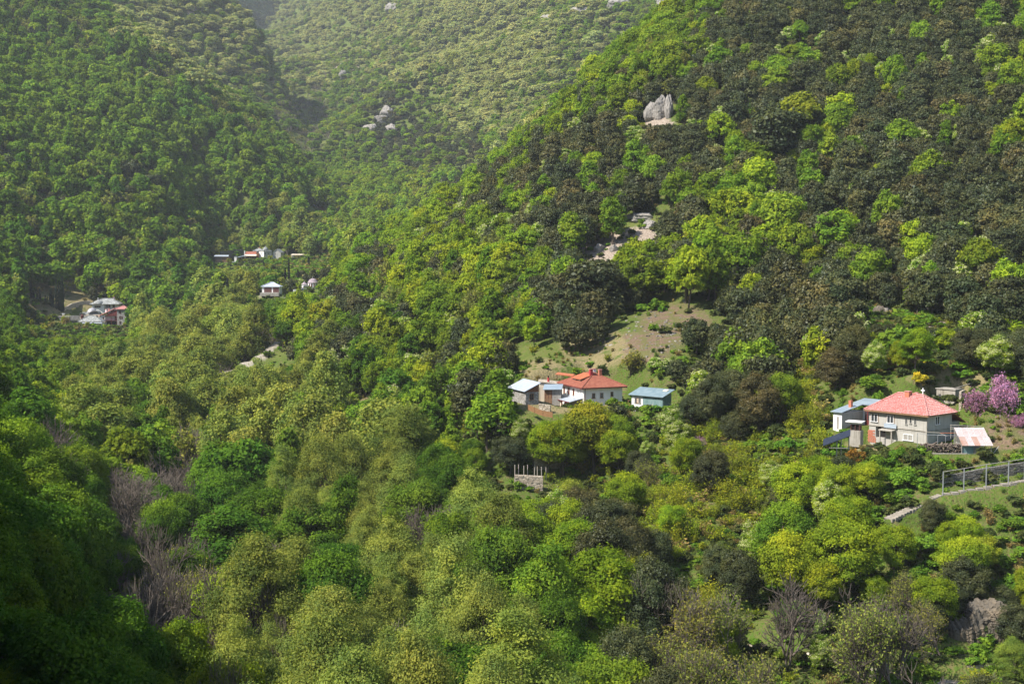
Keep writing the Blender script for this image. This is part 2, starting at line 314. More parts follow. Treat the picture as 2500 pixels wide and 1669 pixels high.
# ------------------------------------------------------------------ tree meshes
def nrm(v): return v / np.maximum(np.linalg.norm(v, axis=-1, keepdims=True), 1e-9)
def leaves(rs, pos, nor, size, aspect=0.62):
    """one diamond-shaped leaf spray per position"""
    n = len(pos); a = nrm(np.cross(nor, rs.normal(size=(n, 3)))); b = np.cross(nor, a)
    s = (size * rs.uniform(.5, 1.5, n))[:, None]
    v = np.stack([pos - a * s, pos + b * s * aspect + nor * s * .12, pos + a * s, pos - b * s * aspect + nor * s * .12], 1)
    return v.reshape(-1, 3)
class TreeMesh:
    def __init__(s): s.v = []; s.f = []; s.m = []; s.t = []; s.fl = []; s.n = 0
    def add(s, v, f, mat, tint, flower=None):
        s.v.append(v); s.f.append(f + s.n); s.n += len(v); k = len(f)
        s.m.append(np.full(k, mat)); s.t.append(np.broadcast_to(tint, k)); s.fl.append(np.zeros(k) if flower is None else flower)
    def quads(s, v, mat, tint, flower=None): s.add(v, np.arange(len(v)).reshape(-1, 4), mat, tint, flower)
    def segs(s, S, mat):
        """S: list of (p0, p1, r0, r1)"""
        if not S: return
        P0 = np.array([q[0] for q in S]); P1 = np.array([q[1] for q in S]); r0 = np.array([q[2] for q in S]); r1 = np.array([q[3] for q in S])
        d = nrm(P1 - P0); up = np.where(np.abs(d[:, 2:3]) > .9, [[1., 0, 0]], [[0, 0, 1.]]); a = nrm(np.cross(d, up)); b = np.cross(d, a)
        for thick in (True, False):
            k = (r0 > 0.07) == thick; ns = 6 if thick else 3
            if not k.any(): continue
            th = np.arange(ns) * 2 * np.pi / ns
            ring = a[k][:, None] * np.cos(th)[None, :, None] + b[k][:, None] * np.sin(th)[None, :, None]
            v = np.concatenate([P0[k][:, None] + ring * r0[k][:, None, None], P1[k][:, None] + ring * r1[k][:, None, None]], 1)
            j = np.arange(ns); q = np.stack([j, (j + 1) % ns, ns + (j + 1) % ns, ns + j], -1)
            f = (np.arange(k.sum())[:, None, None] * 2 * ns + q[None]).reshape(-1, 4)
            s.add(v.reshape(-1, 3), f, mat, 0.5)
    def mesh(s, name, mats):
        v = np.concatenate(s.v); f = np.concatenate(s.f).astype(np.int32); k = len(f)
        me = bpy.data.meshes.new(name); me.vertices.add(len(v)); me.vertices.foreach_set('co', v.astype(np.float32).ravel())
        me.loops.add(4 * k); me.loops.foreach_set('vertex_index', f.ravel()); me.polygons.add(k)
        me.polygons.foreach_set('loop_start', np.arange(k, dtype=np.int32) * 4)
        for mt in mats: me.materials.append(mt)
        me.polygons.foreach_set('material_index', np.concatenate(s.m).astype(np.int32))
        me.attributes.new('tint', 'FLOAT', 'FACE').data.foreach_set('value', np.concatenate(s.t).astype(np.float32))
        fl = np.concatenate(s.fl)
        if fl.any(): me.attributes.new('flower', 'FLOAT', 'FACE').data.foreach_set('value', fl.astype(np.float32))
        me.update(calc_edges=True); return me
def wig(rs, v, k): return nrm(v + rs.normal(size=3) * k)
def limb(rs, S, p, q, r0, r1, n=3, bend=.12):
    p = np.array(p, float); q = np.array(q, float); L = np.linalg.norm(q - p); prev = p
    for i in range(1, n + 1):
        t = i / n; c = p + (q - p) * t + (rs.normal(size=3) * L * bend * .4 if i < n else 0) - np.array([0, 0, L * bend * math.sin(math.pi * t)])
        S.append((prev, c, r0 + (r1 - r0) * (i - 1) / n, r0 + (r1 - r0) * t)); prev = c
def branching(rs, S, tips, p, d, length, r, level, spec):
    n = 3 if level < 2 else 2; prev = p; pts = []
    for i in range(n):
        d = wig(rs, d + np.array([0, 0, spec['lift']]), spec['wig']); c = prev + d * length / n
        S.append((prev, c, r * (1 - .28 * i / n), r * (1 - .28 * (i + 1) / n))); pts.append((c, d)); prev = c
    if level >= spec['levels']: tips.append((prev, d)); return
    kids = spec['kids'][level]
    for k in range(kids):
        c, dd = pts[min(n - 1, int(rs.uniform(.25, 1) * n))] if k else pts[-1]
        ax = nrm(np.cross(dd, rs.normal(size=3))); an = rs.uniform(*spec['angle']) if k else rs.uniform(0, .25)
        nd = dd * math.cos(an) + ax * math.sin(an)
        branching(rs, S, tips, c, nd, length * rs.uniform(.55, .82), max(r * (.62 if k else .75), spec['rmin']), level + 1, spec)

def crown_clumps(rs, H, W, base, n, kind):
    """centres and radii of the leaf clumps of a crown of height H - base and width W"""
    cz = (H + base) / 2; rz = (H - base) / 2; C_ = []
    lob = nrm(rs.normal(size=(5, 3))); lowest = -.62 if kind == 'round' else -.8
    while len(C_) < n:
        d = nrm(rs.normal(size=3)); 
        if d[2] < lowest: continue
        m = 1 + .34 * max(lob @ d) ** 3 - .22 * rs.random()
        rad = (rs.uniform(.55, 1.0) ** .6) * m * .86
        p = np.array([d[0] * W / 2 * rad, d[1] * W / 2 * rad, cz + d[2] * rz * rad])
        if kind == 'pointed': p[:2] *= 1.0 - .55 * max(0, (p[2] - cz) / rz)
        C_.append(p)
    return np.array(C_)
def make_tree(kind, seed, lod):
    """returns (crown TreeMesh, trunk TreeMesh, height, width); kinds: broad, tall, pale, oak, ash, bud, bare, bush, thicket, cypress, judas"""
    rs = np.random.RandomState(seed * 7 + 3 + lod); cr = TreeMesh(); tr = TreeMesh(); S = []
    q = (1.0, .16, .036)[lod]; ls = (1.0, 2.4, 4.7)[lod]
    if kind in ('broad', 'tall', 'oak', 'ash', 'pale'):
        H, W, base, nc, nl, sz, rc = dict(broad=(13, 10, 1.4, 95, 430, .152, (.6, 1.55)), tall=(15, 7.2, 1.8, 90, 400, .148, (.55, 1.4)), oak=(11, 8.6, .3, 110, 430, .122, (.6, 1.35)),
                                          ash=(10, 7, 1.0, 75, 380, .132, (.5, 1.15)), pale=(15, 9.5, .6, 150, 320, .094, (.5, 1.35)))[kind]
        W *= rs.uniform(.88, 1.12); P = crown_clumps(rs, H, W, base, nc, 'pointed' if kind in ('pale', 'tall') else 'round')
        for i, p in enumerate(P):
            r = rs.uniform(*rc); k = max(8, int(nl * q * (r / np.mean(rc)) ** 2))
            d = nrm(rs.normal(size=(k, 3))); d[:, 2] = np.where(d[:, 2] < -.25, -d[:, 2], d[:, 2])
            rad = r * np.where(rs.random(k) < .33, rs.uniform(.9, 1.65, k), rs.uniform(.3, 1.05, k) ** .5 if kind == 'pale' else rs.uniform(.5, 1.08, k) ** .6)
            pos = p + d * rad[:, None] * [1.0, 1.0, .92]
            out = nrm(p - np.array([0, 0, H * .45]))
            nor = nrm(d * 1.0 + out * .35 + rs.normal(size=(k, 3)) * .6 + [0, 0, .15])
            ct = rs.uniform(.15, .85)
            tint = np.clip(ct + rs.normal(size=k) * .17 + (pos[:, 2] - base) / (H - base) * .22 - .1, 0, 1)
            fl = None
            if kind == 'ash': fl = ((d[:, 2] > .25) & (rs.random(k) < (.62 if ct > .4 else .2))).astype(float) * rs.uniform(.6, 1, k)
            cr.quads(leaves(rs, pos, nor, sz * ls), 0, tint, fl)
        rt = .018 * H + .05; th = H * .72
        if lod < 2:
            limb(rs, S, (0, 0, -1.0), (rs.normal() * .3, rs.normal() * .3, th), rt * 1.15, rt * .35, 5, .02)
            for p in P[:(26 if lod == 0 else 6)]:
                z0 = base * .8 + (p[2] - base) * .45
                limb(rs, S, (0, 0, z0), p, rt * .42, .03, 3, .08)
    elif kind in ('bud', 'bare', 'judas'):
        H, W = dict(bud=(10, 9), bare=(10, 9), judas=(5.2, 5.2))[kind]; tips = []
        spec = dict(lift=.16, wig=.20, angle=(.45, 1.0), levels=(4, 4, 3)[lod], kids=((5, 5, 4, 4), (5, 4, 3, 3), (4, 3, 2))[lod], rmin=(.013, .03, .07)[lod])
        stems = rs.randint(2, 4)
        for k in range(stems):
            a = rs.uniform(0, 6.28); d = nrm(np.array([math.cos(a) * .38, math.sin(a) * .38, 1]))
            branching(rs, S, tips, np.array([0, 0, -.6]), d, H * rs.uniform(.36, .42), .012 * H + .03, 0, spec)
        T = np.array([t[0] for t in tips]); mx = T[:, 2].max(); sc = H / mx
        S = [(a * sc, b * sc, c, e) for a, b, c, e in S]; T = T * sc
        if kind != 'bare':
            rep = dict(bud=(4, 4, 5), judas=(5, 5, 5))[kind][lod]; k = len(T) * rep
            pos = np.repeat(T, rep, 0) + rs.normal(size=(k, 3)) * (.28 if kind == 'bud' else .22)
            cr.quads(leaves(rs, pos, nrm(rs.normal(size=(k, 3)) + [0, 0, .6]), dict(bud=.13, judas=.11)[kind] * ls * (1 if lod < 2 else .9)), 0, np.clip(.5 + rs.normal(size=k) * .25, 0, 1))
        W = np.ptp(T[:, 0])
    elif kind == 'bush':
        H, W = 2.6, 3.2; n = 16
        for i in range(n):
            a = rs.uniform(0, 6.28); rr = rs.uniform(0, 1) ** .6 * W * .42; p = np.array([math.cos(a) * rr, math.sin(a) * rr, rs.uniform(.35, 1) * (H - .5) * (1 - .45 * (rr / (W * .5)) ** 2)])
            r = rs.uniform(.4, .75); k = max(6, int(150 * q)); d = nrm(rs.normal(size=(k, 3))); d[:, 2] = np.where(d[:, 2] < -.3, -d[:, 2], d[:, 2])
            pos = p + d * (r * rs.uniform(.5, 1.1, k))[:, None] * [1.1, 1.1, .85]
            cr.quads(leaves(rs, pos, nrm(d + rs.normal(size=(k, 3)) * .7 + [0, 0, .3]), .15 * ls), 0, np.clip(rs.uniform(.2, .8) + rs.normal(size=k) * .18, 0, 1))
        for i in range(5): limb(rs, S, (0, 0, -.4), (rs.normal() * .5, rs.normal() * .5, 1.4), .04, .015, 2)
    elif kind == 'thicket':
        H, W = 3.6, 3.6
        for i in range((58, 26, 12)[lod]):
            a = rs.uniform(0, 6.28); t = rs.uniform(0, .55); d = nrm(np.array([math.cos(a) * t, math.sin(a) * t, 1])); L = rs.uniform(.6, 1.1) * H; b = np.array([math.cos(a) * .5 * t, math.sin(a) * .5 * t, -.3])
            S.append((b, b + d * L * .55, .02 * ls, .014 * ls)); tip = b + d * L * .55 + wig(rs, d, .15) * L * .45; S.append((b + d * L * .55, tip, .014 * ls, .006 * ls))
            k = (46, 22, 12)[lod]; t = rs.uniform(.3, 1.03, k)[:, None]; pos = b + (tip - b) * t + rs.normal(size=(k, 3)) * .20
            cr.quads(leaves(rs, pos, nrm(rs.normal(size=(k, 3)) + [0, 0, .5]), .10 * ls, .5), 0, np.clip(.5 + rs.normal(size=k) * .25, 0, 1))
    elif kind == 'cypress':
        H, W = 14, 1.9; k = (5000, 1500, 500)[lod]; t = rs.uniform(.03, 1, k); prof = np.minimum(1, t * 9) * (1 - t ** 2.2) ** .8 + .04
        a = rs.uniform(0, 6.28, k); rr = prof * W / 2 * rs.uniform(.65, 1.08, k) * (1 + .22 * np.sin(a * 3 + t * 9)); pos = np.stack([np.cos(a) * rr, np.sin(a) * rr, t * H], -1)
        cr.quads(leaves(rs, pos, nrm(np.stack([np.cos(a), np.sin(a), .3 + 0 * a], -1) + rs.normal(size=(k, 3)) * .5), .17 * ls), 0, np.clip(.5 + rs.normal(size=k) * .2, 0, 1))
        limb(rs, S, (0, 0, -.8), (0, 0, 6), .16, .1, 3, .01)
    tr.segs(S, 0)
    return cr, tr, H, W
CROWN_MAT = dict(oak=M_OAK, cypress=M_OAK); TRUNK_MAT = dict(bare=M_TWIG, bud=M_TWIG)
class Proto:
    """one tree mesh: crown and trunk apart, and both in one for small copies"""
    def __init__(s, kind, seed, lod):
        s.kind = kind; s.lod = lod; cr, tr, s.H, s.W = make_tree(kind, seed, lod)
        cm = CROWN_MAT.get(kind, M_LEAF); tm = TRUNK_MAT.get(kind, M_BARK)
        s.crown = cr.mesh('crown', [cm]) if cr.n and lod < 2 else None
        s.trunk = tr.mesh('trunk', [tm]) if tr.n and lod < 2 else None
        al = TreeMesh()
        al.v = cr.v + tr.v; al.f = list(cr.f) + [f + cr.n for f in tr.f]; al.m = [m * 0 for m in cr.m] + [m * 0 + 1 for m in tr.m]; al.t = cr.t + tr.t; al.fl = cr.fl + tr.fl; al.n = cr.n + tr.n
        s.whole = al.mesh(kind, [cm, tm]) if lod > 0 or kind in ('bush', 'thicket') else None
PROTO = {}
for kind, counts in dict(broad=(4, 4, 4), tall=(3, 3, 2), oak=(3, 4, 4), ash=(2, 3, 2), pale=(4, 3, 2), bud=(3, 3, 3), bare=(3, 2, 2), judas=(2, 2, 0), bush=(4, 3, 2), thicket=(4, 2, 1), cypress=(1, 2, 1)).items():
    for lod in range(3): PROTO[kind, lod] = [Proto(kind, 11 * i + len(kind), lod) for i in range(counts[lod])]
# ------------------------------------------------------------------ building helpers
def surf(name, a, b, scale=1.2, rough=.8, metal=0.0, streak=0.0, bump=0.0, vor=0.0, spec=.3, c3=None):
    """weathered surface: two tones mixed by noise, optional vertical streaks, optional stones"""
    m, nt, out = new_mat(name); L = nt.links.new
    tc = node(nt, 'ShaderNodeTexCoord'); mp = node(nt, 'ShaderNodeMapping'); L(tc.outputs['Object'], mp.inputs[0])
    n = node(nt, 'ShaderNodeTexNoise'); n.inputs['Scale'].default_value = scale; n.inputs['Detail'].default_value = 6; L(mp.outputs[0], n.inputs[0])
    r = node(nt, 'ShaderNodeMapRange'); r.inputs[1].default_value = .35; r.inputs[2].default_value = .68; L(n.outputs[0], r.inputs[0])
    c = mixc(nt, r.outputs[0], a, b)
    if streak:
        m2 = node(nt, 'ShaderNodeMapping'); m2.inputs['Scale'].default_value = (3.2, 3.2, .22); L(tc.outputs['Object'], m2.inputs[0])
        n2 = node(nt, 'ShaderNodeTexNoise'); n2.inputs['Scale'].default_value = 1.3; n2.inputs['Detail'].default_value = 5; L(m2.outputs[0], n2.inputs[0])
        r2 = node(nt, 'ShaderNodeMapRange'); r2.inputs[1].default_value = .5; r2.inputs[2].default_value = .75; r2.inputs[4].default_value = streak; L(n2.outputs[0], r2.inputs[0])
        c = mixc(nt, r2.outputs[0], c, c3 or tuple(v * .45 for v in a))
    p = node(nt, 'ShaderNodeBsdfPrincipled'); p.inputs['Roughness'].default_value = rough; p.inputs['Metallic'].default_value = metal; p.inputs['Specular IOR Level'].default_value = spec
    h = n.outputs[0]
    if vor:
        v = node(nt, 'ShaderNodeTexVoronoi'); v.inputs['Scale'].default_value = vor; m3 = node(nt, 'ShaderNodeMapping'); m3.inputs['Scale'].default_value = (1, 1, 1.7); L(tc.outputs['Object'], m3.inputs[0]); L(m3.outputs[0], v.inputs[0])
        bw = node(nt, 'ShaderNodeRGBToBW'); L(v.outputs['Color'], bw.inputs[0]); c = mixc(nt, .7, c, bw.outputs[0], 'SOFT_LIGHT')
        e = node(nt, 'ShaderNodeTexVoronoi', feature='DISTANCE_TO_EDGE'); e.inputs['Scale'].default_value = vor; L(m3.outputs[0], e.inputs[0])
        er = node(nt, 'ShaderNodeMapRange'); er.inputs[2].default_value = .12; L(e.outputs[0], er.inputs[0])
        c = mixc(nt, er.outputs[0], tuple(v * .5 for v in a), c); h = er.outputs[0]
    if bump or vor:
        b = node(nt, 'ShaderNodeBump'); b.inputs['Strength'].default_value = bump or .6; b.inputs['Distance'].default_value = .05; L(h, b.inputs['Height']); L(b.outputs[0], p.inputs['Normal'])
    L(c, p.inputs['Base Color']); L(p.outputs[0], out.inputs[0]); return m
MT = dict(
    render=surf('grey_render', (.36, .345, .31), (.44, .42, .38), .8, .9, streak=.55, c3=(.20, .18, .15)), plaster=surf('white_plaster', (.72, .70, .66), (.80, .78, .75), .7, .85, streak=.25, c3=(.5, .45, .38)),
    ochre=surf('pale_ochre_plaster', (.62, .53, .40), (.70, .61, .48), .7, .85, streak=.3), concrete=surf('stained_concrete', (.30, .275, .23), (.40, .37, .32), 1.1, .9, streak=.8, c3=(.12, .10, .075), bump=.3),
    tile=surf('red_roof_tile', (.40, .115, .095), (.57, .34, .31), 4.5, .75, bump=.2), tile2=surf('brown_red_roof_tile', (.24, .075, .048), (.31, .115, .07), 1.6, .8), orange=surf('orange_roof_tile', (.40, .11, .05), (.48, .17, .08), 2, .75),
    metal=surf('blue_grey_metal', (.29, .36, .41), (.36, .42, .46), .5, .45, .35), zinc=surf('pale_metal_sheet', (.46, .50, .55), (.56, .60, .64), .6, .4, .35), teal_roof=surf('grey_teal_felt', (.13, .19, .215), (.19, .25, .27), 1.0, .7),
    rust=surf('rusty_sheet', (.46, .43, .425), (.43, .36, .34), .9, .6, .2, streak=.5, c3=(.34, .13, .07)), rust2=surf('very_rusty_sheet', (.36, .21, .15), (.41, .32, .29), .9, .6, .2), teal=surf('weathered_teal_paint', (.12, .205, .20), (.19, .28, .28), 1.6, .8, streak=.7, c3=(.30, .35, .35)),
    brick=surf('red_brick', (.42, .13, .075), (.50, .20, .12), 3.5, .85), redwood=surf('dark_red_wood', (.115, .024, .022), (.15, .035, .03), 2.5, .6), wood=surf('brown_wood', (.20, .115, .06), (.28, .16, .085), 3, .75, streak=.4), greywood=surf('grey_wood', (.25, .235, .21), (.34, .32, .29), 3, .85, streak=.5),
    gable=surf('red_brown_boards', (.17, .07, .035), (.22, .10, .05), 3, .75, streak=.4), slate=surf('stone_slates', (.25, .26, .25), (.33, .34, .32), 1.5, .8, vor=1.6, bump=.3), stone=surf('grey_rubble_stone', (.27, .255, .235), (.36, .34, .315), 1.3, .9, vor=2.6), palestone=surf('pale_dry_stone', (.44, .37, .285), (.54, .465, .37), 1.3, .9, vor=2.8),
    drystone=surf('dark_dry_stone', (.125, .118, .10), (.20, .185, .16), 1.3, .95, vor=3.5), pvc=surf('white_frame', (.75, .75, .74), (.80, .80, .79), 1, .5), glass=surf('window_glass', (.028, .032, .036), (.05, .055, .06), .4, .08, spec=.6), dark=surf('black_and_painted_shade', (.012, .011, .010), (.022, .020, .018), 1, .9),  # dark: near-black tone standing in for shade in openings, also the cowl's black
    log=surf('split_logs', (.085, .065, .05), (.24, .19, .15), 5, .9), panel=surf('dark_panel', (.02, .024, .034), (.03, .034, .046), 1, .2, spec=.6), rock=surf('grey_rock', (.20, .185, .165), (.34, .31, .27), .35, .95, streak=.5, c3=(.12, .10, .08), bump=.8), cliff=surf('ochre_streaked_rock', (.085, .078, .066), (.19, .15, .10), .4, .95, streak=.8, c3=(.07, .062, .055), bump=.8),  # cliff: rock tone darkened to put its shade into the colour
    net=surf('orange_net', (.20, .105, .045), (.25, .135, .06), 3, .8), post=surf('weathered_pole', (.38, .33, .27), (.48, .43, .36), 2, .85), pipe=surf('galvanised_pipe', (.34, .35, .36), (.42, .43, .44), 2, .5, .5), lead=surf('lead_dome', (.30, .29, .31), (.38, .37, .39), 1.5, .6, .2), mauve=surf('mauve_roof', (.25, .20, .22), (.33, .27, .29), 1.2, .75),
    yellow=surf('pale_yellow_plastic', (.62, .60, .28), (.68, .66, .36), 1, .5), redpaint=surf('red_paint', (.36, .035, .04), (.42, .06, .06), 1.5, .7), hutch=surf('brown_stain', (.10, .04, .035), (.15, .065, .055), 3, .7), step=surf('pale_step_stone', (.25, .22, .18), (.34, .30, .25), 1.7, .9, bump=.4), bluepanel=surf('blue_grey_board', (.30, .36, .42), (.38, .43, .48), 1, .6))
class MB:
    """collects boxes, faces and bars into one mesh"""
    def __init__(s): s.v = []; s.f = []
    def quad(s, *p): n = len(s.v); s.v += [tuple(q) for q in p]; s.f.append(tuple(range(n, n + len(p)))); return s
    def hexa(s, p):
        n = len(s.v); s.v += [tuple(q) for q in p]
        for f in ((0, 3, 2, 1), (4, 5, 6, 7), (0, 1, 5, 4), (1, 2, 6, 5), (2, 3, 7, 6), (3, 0, 4, 7)): s.f.append(tuple(n + i for i in f))
        return s
    def box(s, x0, x1, y0, y1, z0, z1): return s.hexa([(x0, y0, z0), (x1, y0, z0), (x1, y1, z0), (x0, y1, z0), (x0, y0, z1), (x1, y0, z1), (x1, y1, z1), (x0, y1, z1)])
    def slab(s, top, t):
        """a plate of thickness t (along z) under a polygon"""
        n = len(top); b = [(x, y, z - t) for x, y, z in top]; k = len(s.v); s.v += [tuple(q) for q in top] + b
        s.f.append(tuple(range(k, k + n))); s.f.append(tuple(range(k + 2 * n - 1, k + n - 1, -1)))
        for i in range(n): j = (i + 1) % n; s.f.append((k + i, k + n + i, k + n + j, k + j))
        return s
    def bar(s, a, b, r, n=6):
        a, b = Vector(a), Vector(b); d = (b - a).normalized(); u = d.orthogonal().normalized(); w = d.cross(u); k = len(s.v)
        for p in (a, b):
            for i in range(n): t = 2 * math.pi * i / n; s.v.append(tuple(p + (u * math.cos(t) + w * math.sin(t)) * r))
        for i in range(n): j = (i + 1) % n; s.f.append((k + i, k + j, k + n + j, k + n + i))
        s.f.append(tuple(range(k + n - 1, k - 1, -1))); s.f.append(tuple(range(k + n, k + 2 * n))); return s
    def lathe(s, c, prof, n=20):
        k = len(s.v)
        for r, z in prof:
            for i in range(n): t = 2 * math.pi * i / n; s.v.append((c[0] + r * math.cos(t), c[1] + r * math.sin(t), c[2] + z))
        for q in range(len(prof) - 1):
            for i in range(n): j = (i + 1) % n; s.f.append((k + q * n + i, k + q * n + j, k + (q + 1) * n + j, k + (q + 1) * n + i))
        s.f.append(tuple(range(k + (len(prof) - 1) * n, k + len(prof) * n))); return s
    def build(s, name, mat, parent=None, smooth=False):
        me = bpy.data.meshes.new(name); me.from_pydata(s.v, [], s.f); me.materials.append(MT[mat] if isinstance(mat, str) else mat)
        if smooth: me.polygons.foreach_set('use_smooth', [True] * len(me.polygons))
        me.update(); o = bpy.data.objects.new(name, me); C.objects.link(o)
        if parent is not None: o.parent = parent
        return o
def thing(name, label, cat, loc=(0, 0, 0), rz=0.0, group=None):
    o = bpy.data.objects.new(name, None); C.objects.link(o); o.location = loc; o.rotation_euler = (0, 0, rz); o.empty_display_size = .3
    o['label'] = label; o['category'] = cat
    if group: o['group'] = group
    return o
def window(root, c, w, h, axis, out, frame='pvc', panes=2, deep=.07, name='window', pane='glass', bars=0, t=.09):
    """frame proud of a wall with a recessed pane; c: middle on the wall face, axis 'x' or 'y': the way it runs, out: +-1 side it faces"""
    m = MB(); g = MB()
    def bx(mb, a0, a1, z0, z1, d0, d1):
        d0, d1 = sorted((d0 * out, d1 * out))
        if axis == 'x': mb.box(c[0] + a0, c[0] + a1, c[1] + d0, c[1] + d1, c[2] + z0, c[2] + z1)
        else: mb.box(c[0] + d0, c[0] + d1, c[1] + a0, c[1] + a1, c[2] + z0, c[2] + z1)
    bx(m, -w / 2, -w / 2 + t, -h / 2, h / 2, -.02, deep); bx(m, w / 2 - t, w / 2, -h / 2, h / 2, -.02, deep)
    bx(m, -w / 2 + t, w / 2 - t, h / 2 - t, h / 2, -.02, deep - .003); bx(m, -w / 2 - .08, w / 2 + .08, -h / 2 - .08, -h / 2, -.02, deep + .08)
    for k in range(1, panes): x = -w / 2 + w * k / panes; bx(m, x - t / 2, x + t / 2, -h / 2, h / 2 - t, -.02, deep - .006)
    for k in range(1, bars + 1): z = -h / 2 + h * k / (bars + 1); bx(m, -w / 2 + t, w / 2 - t, z - .03, z + .03, -.02, deep - .012)
    f = m.build(name, frame, root); bx(g, -w / 2 + t * .5, w / 2 - t * .5, -h / 2, h / 2 - t * .5, -.03, .012); g.build('pane', pane, f)
    return f
def hip_roof(x0, x1, y0, y1, z, rise, ov, ridge=None):
    """eave rectangle and ridge ends of a hip roof; ridge runs along the longer side"""
    x0, x1, y0, y1 = x0 - ov, x1 + ov, y0 - ov, y1 + ov; E = [(x0, y0, z), (x1, y0, z), (x1, y1, z), (x0, y1, z)]
    if x1 - x0 >= y1 - y0:
        d = (y1 - y0) / 2 if ridge is None else ridge; ym = (y0 + y1) / 2; A, B = (x0 + d, ym, z + rise), (x1 - d, ym, z + rise)
        return E, A, B, [(E[0], E[1], B, A), (E[1], E[2], B), (E[2], E[3], A, B), (E[3], E[0], A)]
    d = (x1 - x0) / 2 if ridge is None else ridge; xm = (x0 + x1) / 2; A, B = (xm, y0 + d, z + rise), (xm, y1 - d, z + rise)
    return E, A, B, [(E[0], E[1], A), (E[1], E[2], B, A), (E[2], E[3], B), (E[3], E[0], A, B)]
def roof_shell(faces, t=.12):
    m = MB()
    for f in faces: m.quad(*f)
    E = faces; low = min(v[2] for f in faces for v in f)
    for f in faces:
        a, b = [v for v in f if abs(v[2] - low) < 1e-6][:2]
        m.quad(a, (a[0], a[1], a[2] - t), (b[0], b[1], b[2] - t), b)
    pts = [f[0] for f in faces]; m.quad(*[(p[0], p[1], low - t) for p in reversed(pts)]); return m
def tiles_on(faces, step=.34, wide=.24, lift=.05, seed=1):
    """rows of curved tiles laid over roof planes, each a small arched piece"""
    m = MB(); rs = random.Random(seed)
    for f in faces:
        P = [Vector(p) for p in f]; e = (P[1] - P[0]); W = e.length; e.normalize(); up = (P[2] - P[0]); n = e.cross(up).normalized()
        if n.z < 0: n = -n
        s = n.cross(e).normalized()
        if s.z < 0: s = -s
        hts = [(p - P[0]).dot(s) for p in P]; H = max(hts); poly = [((p - P[0]).dot(e), (p - P[0]).dot(s)) for p in P]
        def span(y):
            xs = []
            for i in range(len(poly)):
                (a, b), (c, d) = poly[i], poly[(i + 1) % len(poly)]
                if (b - y) * (d - y) < 0: xs.append(a + (c - a) * (y - b) / (d - b))
            return (min(xs), max(xs)) if len(xs) > 1 else None
        y = .01
        while y < H - .1:
            sp = span(min(y + step * .5, H - .02))
            if sp:
                k = max(1, int((sp[1] - sp[0]) / wide)); x = sp[0] + ((sp[1] - sp[0]) - k * wide) / 2
                for i in range(k):
                    a = x + i * wide; j = rs.uniform(-.012, .012); l0, l1 = lift + .035 + j, lift + j
                    q = lambda u, v, h: P[0] + e * u + s * v + n * h
                    y1 = min(y + step * 1.08, H)
                    m.quad(q(a, y, l0 * .35), q(a + wide * .5, y, l0 + .05), q(a + wide * .5, y1, l1 + .02), q(a, y1, l1 * .2)); m.quad(q(a + wide * .5, y, l0 + .05), q(a + wide, y, l0 * .35), q(a + wide, y1, l1 * .2), q(a + wide * .5, y1, l1 + .02))
                    m.quad(q(a, y, l0 * .35), q(a + wide, y, l0 * .35), q(a + wide * .5, y, l0 + .05))
            y += step
    return m
def ridge_caps(root, lines, mat, r=.13):
    m = MB()
    for a, b in lines:
        a, b = Vector(a), Vector(b); n = max(1, int((b - a).length / .4))
        for i in range(n): m.bar(a + (b - a) * (i / n), a + (b - a) * ((i + .93) / n), r * (1 + .06 * (i % 2)), 6)
    o = m.build('ridge_tiles', mat, root); o['kind'] = 'stuff'; return o
def stone_wall(name, label, pts, thick, mat, rows=.35, group=None, cat='wall', seed=3, cap=None, bottom=.6):
    """dry stone wall along a line of (x, y, z foot, height): courses of uneven blocks"""
    rs = random.Random(seed); root = thing(name, label, cat, pts[0][:3], 0, group); ox, oy, oz = pts[0][:3]; m = MB()
    for (xa, ya, za, ha), (xb, yb, zb, hb) in zip(pts[:-1], pts[1:]):
        dx, dy = xb - xa, yb - ya; L = math.hypot(dx, dy); ux, uy = dx / L, dy / L; nx, ny = -uy, ux
        h = max(ha, hb) + bottom; nr = max(1, int(h / rows)); 
        for r in range(nr):
            u = 0.0
            while u < L - .02:
                w = min(rs.uniform(.35, .85), L - u); q = rs.uniform(-.05, .07)
                def at_(uu, side_, zf):
                    t = uu / L; z0 = za + (zb - za) * t - bottom; hh = ha + (hb - ha) * t + bottom
                    o = side_ * thick / 2 + (q if side_ < 0 else 0) ; return (xa + ux * uu + nx * o - ox, ya + uy * uu + ny * o - oy, z0 + hh * zf - oz)
                z0, z1 = r / nr, (r + .93 + rs.uniform(0, .05)) / nr; a, b = u + .012, u + w - .012
                m.hexa([at_(a, -1, z0), at_(b, -1, z0), at_(b, 1, z0), at_(a, 1, z0), at_(a, -1, z1), at_(b, -1, z1), at_(b, 1, z1), at_(a, 1, z1)])
                u += w
    o = m.build('stones', mat, root); o['kind'] = 'stuff'
    return root
